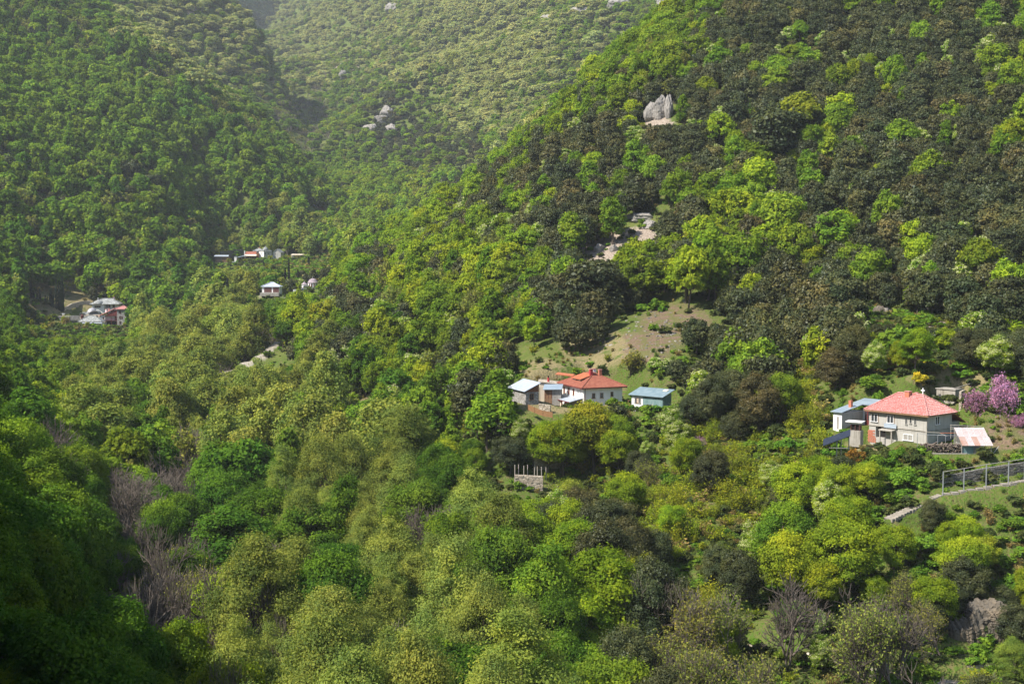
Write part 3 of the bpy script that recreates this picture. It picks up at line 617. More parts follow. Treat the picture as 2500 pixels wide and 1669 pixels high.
def rock(name, label, c, size, seed, mat='rock', strata=(0, 0, 1), n=4, rough=.5, group=None):
    """craggy outcrop: a ball cut by many planes, with layers"""
    rs = np.random.RandomState(seed); bm = bmesh.new(); bmesh.ops.create_icosphere(bm, subdivisions=n, radius=1)
    V = np.array([v.co for v in bm.verts]); st = np.array(strata, float); st /= np.linalg.norm(st)
    for k in range(26):
        d = nrm(rs.normal(size=3)); h = rs.uniform(.55, .92); e = V @ d - h; V = V - np.where(e > 0, e, 0)[:, None] * d * .92
    lay = V @ st * 6.5; f = lay - np.floor(lay); V = V * (1 + (rough * .18 * (np.floor(lay) * 2.399 % 1 - .4) - .05 * (f > .82))[:, None] * (1 - np.abs(np.outer(V @ st, st)))) + rs.normal(size=V.shape) * .018
    V = V * np.array(size)
    for v, co in zip(bm.verts, V): v.co = co
    me = bpy.data.meshes.new(name); bm.to_mesh(me); bm.free(); me.materials.append(MT[mat]); o = bpy.data.objects.new(name, me); C.objects.link(o); o.location = c; o.rotation_euler = (0, 0, rs.uniform(-.4, .4))
    o['label'] = label; o['category'] = 'rock'
    if group: o['group'] = group
    return o
def chimney(root, x, y, z0, z1, w, mat='brick', cap='brick', cw=.07):
    o = MB().box(x - w / 2, x + w / 2, y - w / 2, y + w / 2, z0, z1).build('chimney', mat, root)
    MB().box(x - w / 2 - cw, x + w / 2 + cw, y - w / 2 - cw, y + w / 2 + cw, z1, z1 + .12).build('chimney_cap', cap, o); return o
# ------------------------------------------------------------------ helpers that turn a picture position into a place on a wall
def on_front(o, rz, px, py, y=0.0):
    """local x and z of the point of the plane local-y = y that shows at a pixel"""
    u = (px - 1250) / F; c, s = math.cos(rz), math.sin(rz); bx, by = o.x - s * y, o.y + c * y
    x = (u * by - bx) / (c - u * s); d = by + s * x
    return x, tan_of(py) * d - o.z
def on_side(o, rz, px, py, x=0.0):
    u = (px - 1250) / F; c, s = math.cos(rz), math.sin(rz); bx, by = o.x + c * x, o.y + s * x
    y = (u * by - bx) / (-s - u * c); d = by + c * y
    return y, tan_of(py) * d - o.z
def rect(fn, o, rz, z, org, k, pos=0.0):
    """picture rectangle (x0, y0, x1, y1 in an enlarged view with origin org and scale k) -> middle, width, height on the wall"""
    a0, b0 = fn(o, rz, org[0] + z[0] / k, org[1] + z[1] / k, pos); a1, b1 = fn(o, rz, org[0] + z[2] / k, org[1] + z[3] / k, pos)
    am = (a0 + a1) / 2; _, t = fn(o, rz, org[0] + (z[0] + z[2]) / 2 / k, org[1] + z[1] / k, pos); _, b = fn(o, rz, org[0] + (z[0] + z[2]) / 2 / k, org[1] + z[3] / k, pos)
    return am, (t + b) / 2, abs(a1 - a0), abs(t - b)

# ------------------------------------------------------------------ the grey house with the red hip roof
def grey_house():
    Z4 = ((2010, 930), 7.83); Z5 = ((2240, 930), 8.25)
    r = thing('grey_house', 'two storey grey rendered house with a faded red tiled hip roof and white cross', 'house', O1, RZ1)
    L, W, H = 10.8, 7.0, 4.5
    f = lambda *z: rect(on_front, O1, RZ1, z, *Z4)
    # walls: upper storey on a slightly set back lower storey with the open bay
    ox0, oz0 = on_front(O1, RZ1, 2010 + 1045 / 7.83, 930 + 1155 / 7.83); ox1, oz1 = on_front(O1, RZ1, 2010 + 1232 / 7.83, 930 + 965 / 7.83)
    zl = 2.0
    m = MB().box(-L, 0, 0, W, zl, H)
    m.box(-L, ox0, .04, W, -1.4, zl - .003); m.box(ox1, -.04, .04, W, -1.4, zl - .003); m.box(ox0 + .002, ox1 - .002, .9, W, -1.4, zl - .006); m.box(ox0 + .002, ox1 - .002, .05, .9, -1.4, .15)
    m.build('wall', 'render', r)
    MB().box(ox0 + .004, ox1 - .004, .85, .897, .15, zl - .01).build('bay_shade', 'dark', r)  # near-black sheet at the back stands in for the bay's shade
    MB().box(-L - .05, .06, -.07, -.002, zl - .02, zl + .1).build('ledge', 'concrete', r)
    MB().box(.002, .05, 0, W, zl - .02, zl + .08).build('ledge', 'concrete', r)
    MB().box(-.14, .012, -.012, .14, -1.0, H - .05).build('corner_post', 'concrete', r)
    a, z, w, h = f(905, 930, 1035, 1165)
    b = MB(); nz = 9
    for i in range(nz):
        x0 = a - w / 2; 
        for j in range(4):
            x = x0 + (w + .3 * (i < 4)) * j / 4 - (.1 if i % 2 else 0)
            if i >= 4 and j == 3 and i % 2: continue
            b.box(x, x + w / 4 - .03, -.03, .035, z - h / 2 + h * i / nz, z - h / 2 + h * (i + .86) / nz)
    o = b.build('bricks', 'brick', r); o['kind'] = 'stuff'
    # windows
    for zz, fr in (((955, 618, 1085, 768), 'pvc'), ((1262, 645, 1393, 795), 'pvc')):
        a, z, w, h = f(*zz); q = MB().box(a - w / 2 - .12, a + w / 2 + .12, -.035, -.002, z - h / 2 - .14, z + h / 2 + .1).build('window_surround', 'wood', r); window(r, (a, -.035, z), w, h, 'x', -1, 'pvc', 2)
    for zz in ((1618, 700, 1645, 825), (1702, 690, 1730, 805), (1790, 715, 1818, 830)):
        a, z, w, h = f(*zz); window(r, (a, -.002, z), max(w, .36), h, 'x', -1, 'render', 1, name='slit_window', t=.05)
    a, z, w, h = f(1575, 1015, 1768, 1130); window(r, (a, .038, z), w, h, 'x', -1, 'pvc', 2, name='basement_window', pane='greywood')
    a, z, w, h = rect(on_side, O1, RZ1, (405, 705, 495, 868), *Z5); window(r, (.002, a, z), w, h, 'y', 1, 'pvc', 2)
    a, z, w, h = f(1338, 975, 1388, 1190); MB().box(a - w / 2, a + w / 2, -.02, .037, -.2, z + h / 2).build('basement_door', 'greywood', r)
    # canopy with its two posts and the blue board above it
    a, z, w, h = f(1175, 905, 1440, 945); zc = z - .1; MB().slab([(a - w / 2, -1.15, zc + .1), (a + w / 2, -1.15, zc + .1), (a + w / 2, -.075, zc + .2), (a - w / 2, -.075, zc + .2)], .14).build('canopy', 'concrete', r)
    for x in (a - w / 2 + .15, a + w / 2 - .25): MB().box(x, x + .17, -1.1, -.93, -1.0, zc - .05).build('pillar', 'concrete', r)
    a, z, w, h = f(1222, 812, 1458, 905); MB().box(a - w / 2, a + w / 2, -.28, -.22, z - h / 2 + .1, z + h / 2).build('board', 'bluepanel', r)
    # roof
    E, A, B, faces = hip_roof(-L, 0, 0, W, H + .04, 2.72, .62, 3.75)
    roof_shell(faces, .17).build('roof', 'tile', r)
    o = tiles_on(faces, .36, .235, seed=4).build('roof_tiles', 'tile', r); o['kind'] = 'stuff'
    up = lambda p: (p[0], p[1], p[2] + .09)
    ridge_caps(r, [(up(A), up(B)), (up(E[0]), up(A)), (up(E[1]), up(B)), (up(E[2]), up(B)), (up(E[3]), up(A))], 'tile')
    MB().box(-L - .6, .6, -.66, -.622, H - .16, H + .06).build('fascia', 'wood', r); MB().box(.622, .66, -.6, W + .6, H - .16, H + .06).build('fascia', 'wood', r)
    cx, _ = on_front(O1, RZ1, 2010 + 1662 / 7.83, 930 + 270 / 7.83, 3.1); chimney(r, cx, 3.05, H + 1.9, H + 3.15, .78, 'brick', 'tile')
    chimney(r, cx + 1.0, 4.0, H + 2.2, H + 2.95, .4, 'brick', 'tile')
    c = MB().box(B[0] - .06, B[0] + .06, B[1] - .06, B[1] + .06, B[2], B[2] + 1.15).box(B[0] - .34, B[0] + .34, B[1] - .055, B[1] + .055, B[2] + .68, B[2] + .84); c.build('cross', 'pvc', r)
    # lower rear wing under a dark lean-to roof
    MB().box(-5.5, -.35, W + .002, W + 2.8, -1.0, 2.9).build('rear_wing', 'render', r)
    MB().slab([(-5.8, W + .35, H - .2), (.35, W + .35, H - .2), (.35, W + 3.5, H - 1.75), (-5.8, W + 3.5, H - 1.75)], .14).build('rear_roof', 'tile2', r)
    # stones set before the wall foot
    return r
grey_house()
def annex():
    r = thing('annex', 'low pale grey annex with a blue metal roof and red door beside the grey house', 'outbuilding', loc(O1, RZ1, -14.2, -2.7, 1.6), RZ1)
    MB().box(-1.7, 0, 0, 5.7, -.8, 2.25).box(.002, 3.4, 5.72, 8.4, -.8, 2.6).build('wall', 'plaster', r).data.materials.append(MT['render'])
    MB().box(.002, .03, .05, 5.68, -.8, 2.2).build('side_wall', 'render', r)  # greyer skin on the white wall, that side's shade put into colour
    top = lambda x, y: (x, y, 2.42 + (y + .4) * .165)
    MB().slab([top(-2.0, -.4), top(.3, -.4), top(.3, 5.3), top(4.6, 5.3), top(4.6, 8.9), top(-2.0, 8.9)], .1).build('roof', 'metal', r)
    for y in (2.0, 4.2, 6.4): p, q = top(-1.98, y), top(.28 if y < 5 else 4.5, y); MB().bar((p[0], p[1], p[2] + .02), (q[0], q[1], q[2] + .02), .03, 4).build('roof_seam', 'metal', r)
    for y in (.9, 2.6): window(r, (-1.702, y, 1.1), .8, 1.0, 'y', -1)
    MB().box(-.95, -.6, -.04, -.002, -.4, 1.6).build('narrow_door', 'greywood', r)
    chimney(r, -.55, 3.1, 2.75, 3.95, .5, 'brick', 'brick', .03)
    d = MB().box(.5, 2.5, 5.62, 5.70, -.15, 2.3).build('door', 'redwood', r)
    g = MB()
    for i in range(4):
        for j in range(4): g.box(.62 + i * .48, .62 + i * .48 + .3, 5.6, 5.615, .75 + j * .36, .75 + j * .36 + .28)
    g.build('door_panes', 'glass', d)['kind'] = 'stuff'
annex()
def hutch():
    c = at(2087, 1054, 226); c.z = at(2087, 1050.5, 226).z
    r = thing('storage_hutch', 'dark red brown cabinet under a grey slab on a concrete block left of grey house', 'cabinet', c, RZ1 + .25)
    MB().box(-1.0, .95, -.1, 1.2, -2.6, 0).build('block', 'concrete', r)
    m = MB().box(-.75, .75, .9, .98, .002, 1.0).box(-.75, -.66, .08, .9, .002, 1.0).box(.66, .75, .08, .9, .002, 1.0).box(-.655, .655, .08, .9, .93, 1.0).box(-.04, .04, .08, .9, .002, .93); m.build('cabinet', 'hutch', r)
    MB().box(-.65, .65, .3, .89, .004, .92).build('shelf_shade', 'dark', r)  # near-black filling stands in for the shade inside the cabinet
    MB().slab([(-1.55, -.25, 1.42), (1.2, -.25, 1.42), (1.2, 1.35, 1.5), (-1.55, 1.35, 1.5)], .12).build('top_slab', 'plaster', r); MB().hexa([(-.8, 0, 1.002), (.8, 0, 1.002), (.8, 1.1, 1.002), (-.8, 1.1, 1.002), (-1.35, -.1, 1.29), (1.05, -.1, 1.29), (1.05, 1.2, 1.36), (-1.35, 1.2, 1.36)]).build('cornice', 'plaster', r)
hutch()
def sloping_panel():
    a, b = at(2009, 1088, 217.5), at(2076, 1063, 221.5); c = (a + b) / 2
    r = thing('sloping_panel', 'dark tilted panel on posts left of the grey house like a lean-to', 'canopy', a)
    d = b - a; back = Vector((.55, 2.2, .75)); p = [Vector((0, 0, 0)), d, d + back, back]
    MB().slab([tuple(q) for q in p], .09).build('panel', 'panel', r)
    for t in (.25, .55, .85):
        q = d * t; MB().bar(q + Vector((0, .1, -.12)), q + back * .95 + Vector((0, 0, -.12)), .05, 5).build('rafter', 'greywood', r)
    for t, k in ((.5, .3), (.66, .25), (.5, .9), (.95, .2)):
        q = d * t + back * k; MB().bar(q + Vector((0, 0, -.1)), (q.x, q.y, ground(a.x + q.x, a.y + q.y) - a.z - .3), .08, 6).build('post', 'greywood', r)
    MB().bar(Vector((d.x * .2, .4, -.35)), Vector((d.x * .78, .5, -.45)), .06, 5).build('cross_beam', 'greywood', r)
sloping_panel()
def water_tank():
    o = at(2331.5, 985.5, 238)
    r = thing('water_tank', 'stained concrete water tank with a board leaning on its top', 'tank', o, RZ1)
    MB().box(-3.6, 0, 0, 2.4, -1.2, 2.28).build('tank', 'concrete', r); MB().box(-3.75, .12, -.14, 2.55, 2.283, 2.42).build('lid', 'concrete', r)
    MB().box(-3.9, .3, -.9, -.003, -1.5, -.08).build('plinth', 'concrete', r)
    MB().hexa([(-.9, .9, 2.43), (-.9, 1.7, 2.43), (1.4, 3.0, 3.35), (1.4, 2.2, 3.35), (-.9, .9, 2.52), (-.9, 1.7, 2.52), (1.4, 3.0, 3.44), (1.4, 2.2, 3.44)]).build('leaning_board', 'greywood', r)
    MB().bar((-.02, -1.6, -.1), (-2.6, .9, 2.1), .04, 5).build('pipe', 'pipe', r)
    b = thing('yellow_barrel', 'pale yellow upright barrel at the left of the concrete water tank', 'barrel', loc(o, RZ1, -4.6, .6, -.7)); MB().lathe((0, 0, 0), [(.34, 0), (.44, .2), (.46, .8), (.42, 1.4), (.28, 1.75), (.05, 1.85)], 14).build('body', 'yellow', b, True)
water_tank()
stone_wall('retaining_wall', 'short pale retaining wall below the concrete water tank', [(*at(2343, 1022, 233)[:2], ground(*at(2343, 1022, 233)[:2]), 3.0), (*at(2352, 1022, 236)[:2], ground(*at(2343, 1022, 233)[:2]), 3.0)], .4, 'palestone', seed=8)
def rusty_shed():
    g = O1.z - .35; o = Vector((68.0, 213.6, g))
    r = thing('rusty_shed', 'small shed of blue grey boards under a rusty corrugated metal roof', 'shed', o)
    zf, zb = 1.55, 3.5; yb = 3.7
    for k in range(5): 
        x0 = .06 + .91 * k
        for row in range(2):
            y0, y1 = (-.35, 1.75) if row == 0 else (1.68, 3.85); xo = .0 if row == 0 else -.06
            if k == 4 and row == 0: xo = .05
            za = lambda y: zf + (zb - zf) * (y / yb); m = MB(); n = 9; w = .93
            for i in range(n):
                xa, xb = x0 + xo + w * i / n, x0 + xo + w * (i + 1) / n; e = .022 * (1 if i % 2 else -1) + .015 * row + .004 * (k % 2); m.hexa([(xa, y0, za(y0) + e - .01), (xb, y0, za(y0) - e - .01 + .03 * row), (xb, y1, za(y1) - e - .01 + .03 * row), (xa, y1, za(y1) + e - .01), (xa, y0, za(y0) + e), (xb, y0, za(y0) - e + .03 * row), (xb, y1, za(y1) - e + .03 * row), (xa, y1, za(y1) + e)])
            m.build('roof_sheet', 'rust2' if (k, row) in ((0, 0), (2, 0)) else 'rust', r)
    b = MB()
    for i in range(11): b.box(.15 + .155 * i, .15 + .155 * i + .145, .1, .13, -.6, zf + .02 + (i % 2) * .02)
    b.build('boards', 'teal', r)['kind'] = 'stuff'
    MB().box(1.9, 4.4, .09, .14, -.6, .7).build('low_panel', 'greywood', r); MB().box(.15, 4.5, 3.4, 3.5, -.6, 3.1).build('back_wall', 'greywood', r); MB().box(.12, .16, .14, 3.4, -.6, 1.5).build('side_wall', 'greywood', r)
    for x in (.05, 3.2, 4.5): MB().bar((x, 0, -.8), (x, 0, zf - .08), .07, 6).build('post', 'greywood', r)
    for x in (.02, 4.56): MB().bar((x, 3.6, -.8), (x, 3.6, zb - .18), .07, 6).build('post', 'greywood', r)
    for x in (1.5, 3.0): MB().bar((x, -.33, zf - .26), (x, 3.8, zb - .1), .05, 5).build('rafter', 'wood', r)
    MB().bar((4.7, .3, -.2), (6.2, 1.6, 1.0), .06, 5).build('brace', 'greywood', r)
rusty_shed()
def firewood():
    rs = random.Random(5); o = Vector((61.6, 214.6, O1.z - .35)); r = thing('firewood_pile', 'long dark pile of split firewood before the grey house', 'woodpile', o, -.04)
    m = MB()
    for i in range(420):
        x = rs.uniform(0, 6.9); h = 1.45 * min(1, (x + .5) / 1.2, (7.4 - x) / .7) * rs.uniform(.9, 1.05); z = rs.uniform(.02, 1) ** .8 * h; y = rs.uniform(-.25, .7); a = rs.gauss(0, .38); t = rs.gauss(0, .3)
        d = Vector((math.sin(a), math.cos(a), t)) * rs.uniform(.28, .55); c = Vector((x, y, z)); m.bar(c - d, c + d, rs.uniform(.055, .12), rs.choice((3, 4, 5)))
    m.build('logs', 'log', r)['kind'] = 'stuff'
    w = thing('terrace_kerb', 'low concrete wall along the terrace edge below the firewood', 'wall', Vector((61.2, 213.7, O1.z - .4)), -.04); MB().box(0, 7.6, -.15, .15, -1.2, .22).box(7.62, 12.5, -.1, .16, -1.2, .1).build('kerb', 'concrete', w)
firewood()
def vine_frame():
    r = thing('pergola', 'thin metal pergola frame over the firewood beside the grey house', 'pergola', Vector((58.6, 215.2, O1.z - .3)))
    tops = []
    for i, (px, py, d) in enumerate(((2240, 1057, 217.5), (2265, 1061, 216.2), (2289.5, 1061.5, 216.0), (2308.5, 1062.5, 215.6), (2340, 1063, 215.4))):
        p = at(px, py, d) - r.location; tops.append(p); MB().bar((p.x, p.y, -.6), p, .04, 5).build('post', 'pipe', r)
    for a, b in zip(tops[:-1], tops[1:]): MB().bar(a, b, .03, 5).build('rail', 'pipe', r)
    for px0, py0, px1, py1 in ((2195, 1050, 2262, 1056), (2258, 1053.5, 2292, 1056), (2290, 1055, 2312, 1064)): MB().bar(at(px0, py0, 217) - r.location, at(px1, py1, 217) - r.location, .045, 5).build('pole', 'post', r)
    MB().bar(at(2295, 1056.5, 219) - r.location, at(2336, 1056.5, 218) - r.location, .04, 5).build('orange_rail', 'orange', r)
vine_frame()
def garden_fence():
    r = thing('rail_fence', 'pale weathered rail fence on the slope behind the rusty shed', 'fence', at(2320, 1040, 222))
    for k, (a, b) in enumerate(((1037, 1042), (1043, 1049), (1047, 1053))):
        MB().bar(at(2320, a, 222) - r.location, at(2440, b, 224) - r.location, .055, 5).build('rail', 'post', r)
    for px in (2322, 2362, 2402, 2438):
        p = at(px, 1036 + (px - 2320) * .04, 222.2 + (px - 2320) * .016) - r.location; MB().bar((p.x, p.y, p.z - 2.2), p, .06, 5).build('post', 'greywood', r)
garden_fence()
def trellis():
    r = thing('trellis', 'trellis of tall grey posts with a top rail along the stone path', 'trellis', at(2303, 1206, 203))
    P = [(2303, 1151, 1206, 203), (2354, 1143, 1198.5, 203.2), (2408.5, 1133, 1190, 203.5), (2463, 1125.5, 1181, 204), (2502, 1119, 1175, 204.3)]; tp = []
    for px, t, b, d in P:
        a, c = at(px, t, d) - r.location, at(px, b, d) - r.location; c.x = a.x; MB().bar(c - Vector((0, 0, .8)), a, .085, 6).build('post', 'pipe', r); tp.append(a)
    for a, b in zip(tp[:-1], tp[1:]): MB().bar(a, b, .05, 5).build('rail', 'greywood', r)
    m = MB()
    for k in range(1, 6):
        for a, b in zip(tp[:-1], tp[1:]): z = Vector((0, 0, -.55 * k)); m.bar(a + z, b + z, .008, 3)
    m.build('wires', 'pipe', r)['kind'] = 'stuff'
trellis()
w0, w1, w2 = at(2290, 1206, 206.2), at(2400, 1192, 207.2), at(2560, 1168, 208.5)
stone_wall('garden_wall', 'dark mossy dry stone wall behind the trellis of grey posts', [(w0.x, w0.y, w0.z, 2.5), (w1.x, w1.y, w1.z, 3.0), (w2.x, w2.y, w2.z, 3.0)], .6, 'drystone', .17, seed=21, bottom=1.0)
def stair(name, label, pts, n, width, mat='step', rise_t=.16, cat='stairs', skew=0.0):
    r = thing(name, label, cat, pts[0]); rs = random.Random(n)
    for i in range(n):
        t = (i + .5) / n * (len(pts) - 1); k = min(int(t), len(pts) - 2); c = pts[k] + (pts[k + 1] - pts[k]) * (t - k); d = pts[k + 1] - pts[k]; e = Vector((d.x, d.y, 0)).normalized(); s = Vector((-e.y, e.x, 0))
        hl = Vector((d.x, d.y, 0)).length * (len(pts) - 1) / n * .42; q = c - pts[0]; w = width * rs.uniform(.44, .54)
        a = [q - e * hl - s * w, q + e * hl - s * w, q + e * hl + s * w, q - e * hl + s * w]; z1 = q.z + .1 + rs.uniform(-.02, .02)
        MB().hexa([(p.x, p.y, z1 - rise_t - .35) for p in a] + [(p.x, p.y, z1) for p in a]).build('step', mat, r)
stair('stone_stairway', 'flight of pale stone steps climbing the slope below the trellis', [at(2168, 1267, 199.4), at(2246, 1231, 202.2)], 11, 1.7)
stair('short_steps', 'few stone steps at the lower end of the trellis path', [at(2272, 1216, 203), at(2296, 1208, 203.4)], 4, 1.2)
stair('path_slabs', 'stone path slabs running along the foot of the trellis', [at(2300, 1207, 203.4), at(2462, 1180, 204), at(2530, 1167, 204.6)], 16, 1.0, rise_t=.1, cat='path')

# ------------------------------------------------------------------ the white house and its yard
def white_house():
    Z3 = ((1230, 890), 7.83)
    r = thing('white_house', 'white plastered house with a brown red tiled hip roof and dormer', 'house', O2, RZ2)
    L, W, H = 11, 8.6, 4.2
    MB().box(-L, 0, 0, W, -1.5, H).build('wall', 'plaster', r)
    f = lambda *z: rect(on_front, O2, RZ2, z, *Z3)
    for zz in ((1148, 425, 1174, 540), (1238, 443, 1264, 553), (1328, 463, 1354, 575)):
        a, z, w, h = f(*zz); window(r, (a, -.002, z), max(w, .75), h, 'x', -1, 'wood', 1, pane='redwood')
    for zz in ((1404, 487, 1418, 548), (1434, 490, 1448, 555), (1462, 495, 1476, 560)):
        a, z, w, h = f(*zz); window(r, (a, -.002, z), max(w, .4), h, 'x', -1, 'pvc', 1, name='slit_window', t=.06)
    a, z, w, h = rect(on_side, O2, RZ2, (2062, 530, 2088, 585), *Z3); window(r, (.002, a, z), max(w, .6), max(h, .9), 'y', 1, 'wood', 1)
    for y in (2.2, 4.0): window(r, (.002, y, 2.6), .7, 1.0, 'y', 1, 'wood', 1)
    MB().bar((.06, .35, -.6), (.06, .35, H - .2), .05, 5).build('downpipe', 'redwood', r)
    E, A, B, faces = hip_roof(-L, 0, 0, W, H + .03, 2.5, .75)
    roof_shell(faces, .16).build('roof', 'tile2', r); tiles_on(faces, .36, .25, seed=9).build('roof_tiles', 'tile2', r)['kind'] = 'stuff'
    up = lambda p: (p[0], p[1], p[2] + .08); ridge_caps(r, [(up(A), up(B)), (up(E[0]), up(A)), (up(E[1]), up(B)), (up(E[2]), up(B)), (up(E[3]), up(A))], 'tile2', .11)
    MB().box(-L - .74, .74, -.79, -.752, H - .14, H + .05).build('fascia', 'redwood', r); MB().box(.752, .79, -.74, W + .74, H - .14, H + .05).build('fascia', 'redwood', r)
    # dormer on the left slope
    x0, x1 = -7.6, -3.6; d = MB().hexa([(x0, 1.1, H + .55), (x1, 1.1, H + .55), (x1, 3.2, H + 1.6), (x0, 3.2, H + 1.6), (x0, 1.1, H + 1.45), (x1, 1.1, H + 1.45), (x1, 3.2, H + 1.95), (x0, 3.2, H + 1.95)]).build('dormer', 'wood', r)
    MB().box(x0 + .3, x1 - .3, 1.06, 1.097, H + .85, H + 1.38).build('dormer_window', 'glass', d)
    fd = [((x0 - .3, .75, H + 1.42), (x1 + .3, .75, H + 1.42), (x1 + .3, 3.7, H + 2.32), (x0 - .3, 3.7, H + 2.32))]
    MB().slab(fd[0], .08).build('dormer_roof', 'orange', d); tiles_on(fd, .36, .3, .05, 3).build('dormer_tiles', 'orange', r)['kind'] = 'stuff'
    chimney(r, -6.6, 5.4, H + 1.2, H + 3.1, .7, 'plaster', 'tile'); chimney(r, -3.6, 3.3, H + 1.6, H + 3.35, .62, 'redpaint', 'tile'); chimney(r, -3.4, 5.2, H + 1.5, H + 3.2, .6, 'brick', 'tile')
    # porch under a lean-to roof
    zp, zq = 2.15, 1.45
    MB().slab([(-9.6, -2.9, zq), (-.5, -2.9, zq), (-.3, -.004, zp), (-9.4, -.004, zp)], .1).build('porch_roof', 'zinc', r)
    for i in range(8): MB().bar((-9.3 + 1.2 * i, -2.88, zq + .02), (-9.1 + 1.2 * i, -.02, zp + .02), .025, 4).build('roof_seam', 'zinc', r)
    MB().box(-9.6, -.5, -2.95, -2.905, zq - .16, zq + .02).build('porch_fascia', 'redwood', r)
    for x in (-9.2, -7.0, -4.8, -2.6, -.8): MB().box(x, x + .16, -2.8, -2.64, -1.2, zq - .1).build('porch_post', 'redwood', r)
    MB().box(-9.2, -6.0, -2.5, -2.42, -1.2, zq - .15).build('porch_wall', 'wood', r); MB().box(-5.9, -4.9, -2.5, -2.42, -1.2, zq - .15).build('porch_wall', 'ochre', r); MB().box(-2.4, -.9, -2.5, -2.42, -1.2, zq - .15).build('porch_wall', 'wood', r)
    MB().box(-4.3, -3.5, -2.3, -2.22, -1.0, 1.0).build('porch_door', 'dark', r)
    MB().hexa([(-6.6, -1.9, 1.6), (-5.7, -1.0, 1.85), (-5.62, -1.06, 1.85), (-6.52, -1.96, 1.6), (-6.6, -1.9, 2.35), (-5.7, -1.0, 2.9), (-5.62, -1.06, 2.9), (-6.52, -1.96, 2.35)]).build('roof_board', 'greywood', r)
white_house()
def stone_shed():
    r = thing('stone_shed', 'stone shed with red brown gable boards and pale metal roof left of white house', 'shed', OS, RZ2)
    MB().box(-8.6, 0, 0, 2.75, -1.5, 2.5).build('wall', 'stone', r)
    MB().hexa([(-.1, -.02, 2.502), (.0, -.02, 2.502), (.0, 2.77, 2.502), (-.1, 2.77, 2.502), (-.1, -.02, 2.6), (.0, -.02, 2.6), (.0, 2.77, 3.98), (-.1, 2.77, 3.98)]).build('gable_boards', 'gable', r)
    MB().hexa([(-8.6, 2.70, 2.502), (-.102, 2.70, 2.502), (-.102, 2.76, 2.502), (-8.6, 2.76, 2.502), (-8.6, 2.70, 3.94), (-.102, 2.70, 3.94), (-.102, 2.76, 3.97), (-8.6, 2.76, 3.97)]).build('back_boards', 'gable', r)
    t = lambda x, y: (x, y, 2.72 + (y + .35) * .47 - .0)
    MB().slab([t(-9.0, -.45), t(.35, -.45), t(.35, 3.1), t(-9.0, 3.1)], .08).build('roof', 'zinc', r)
    for i in range(9): a, b = t(-8.6 + i * 1.05, -.43), t(-8.6 + i * 1.05, 3.08); MB().bar(a, b, .03, 4).build('roof_seam', 'zinc', r)
    a, z, w, h = rect(on_side, OS, RZ2, (492, 552, 574, 667), (1230, 890), 7.83); window(r, (.002, a, z), w, h, 'y', 1, 'wood', 2, bars=1)
    MB().bar((.05, 2.95, -1), (.05, 2.95, 3.3), .05, 5).build('downpipe', 'redwood', r)
stone_shed()
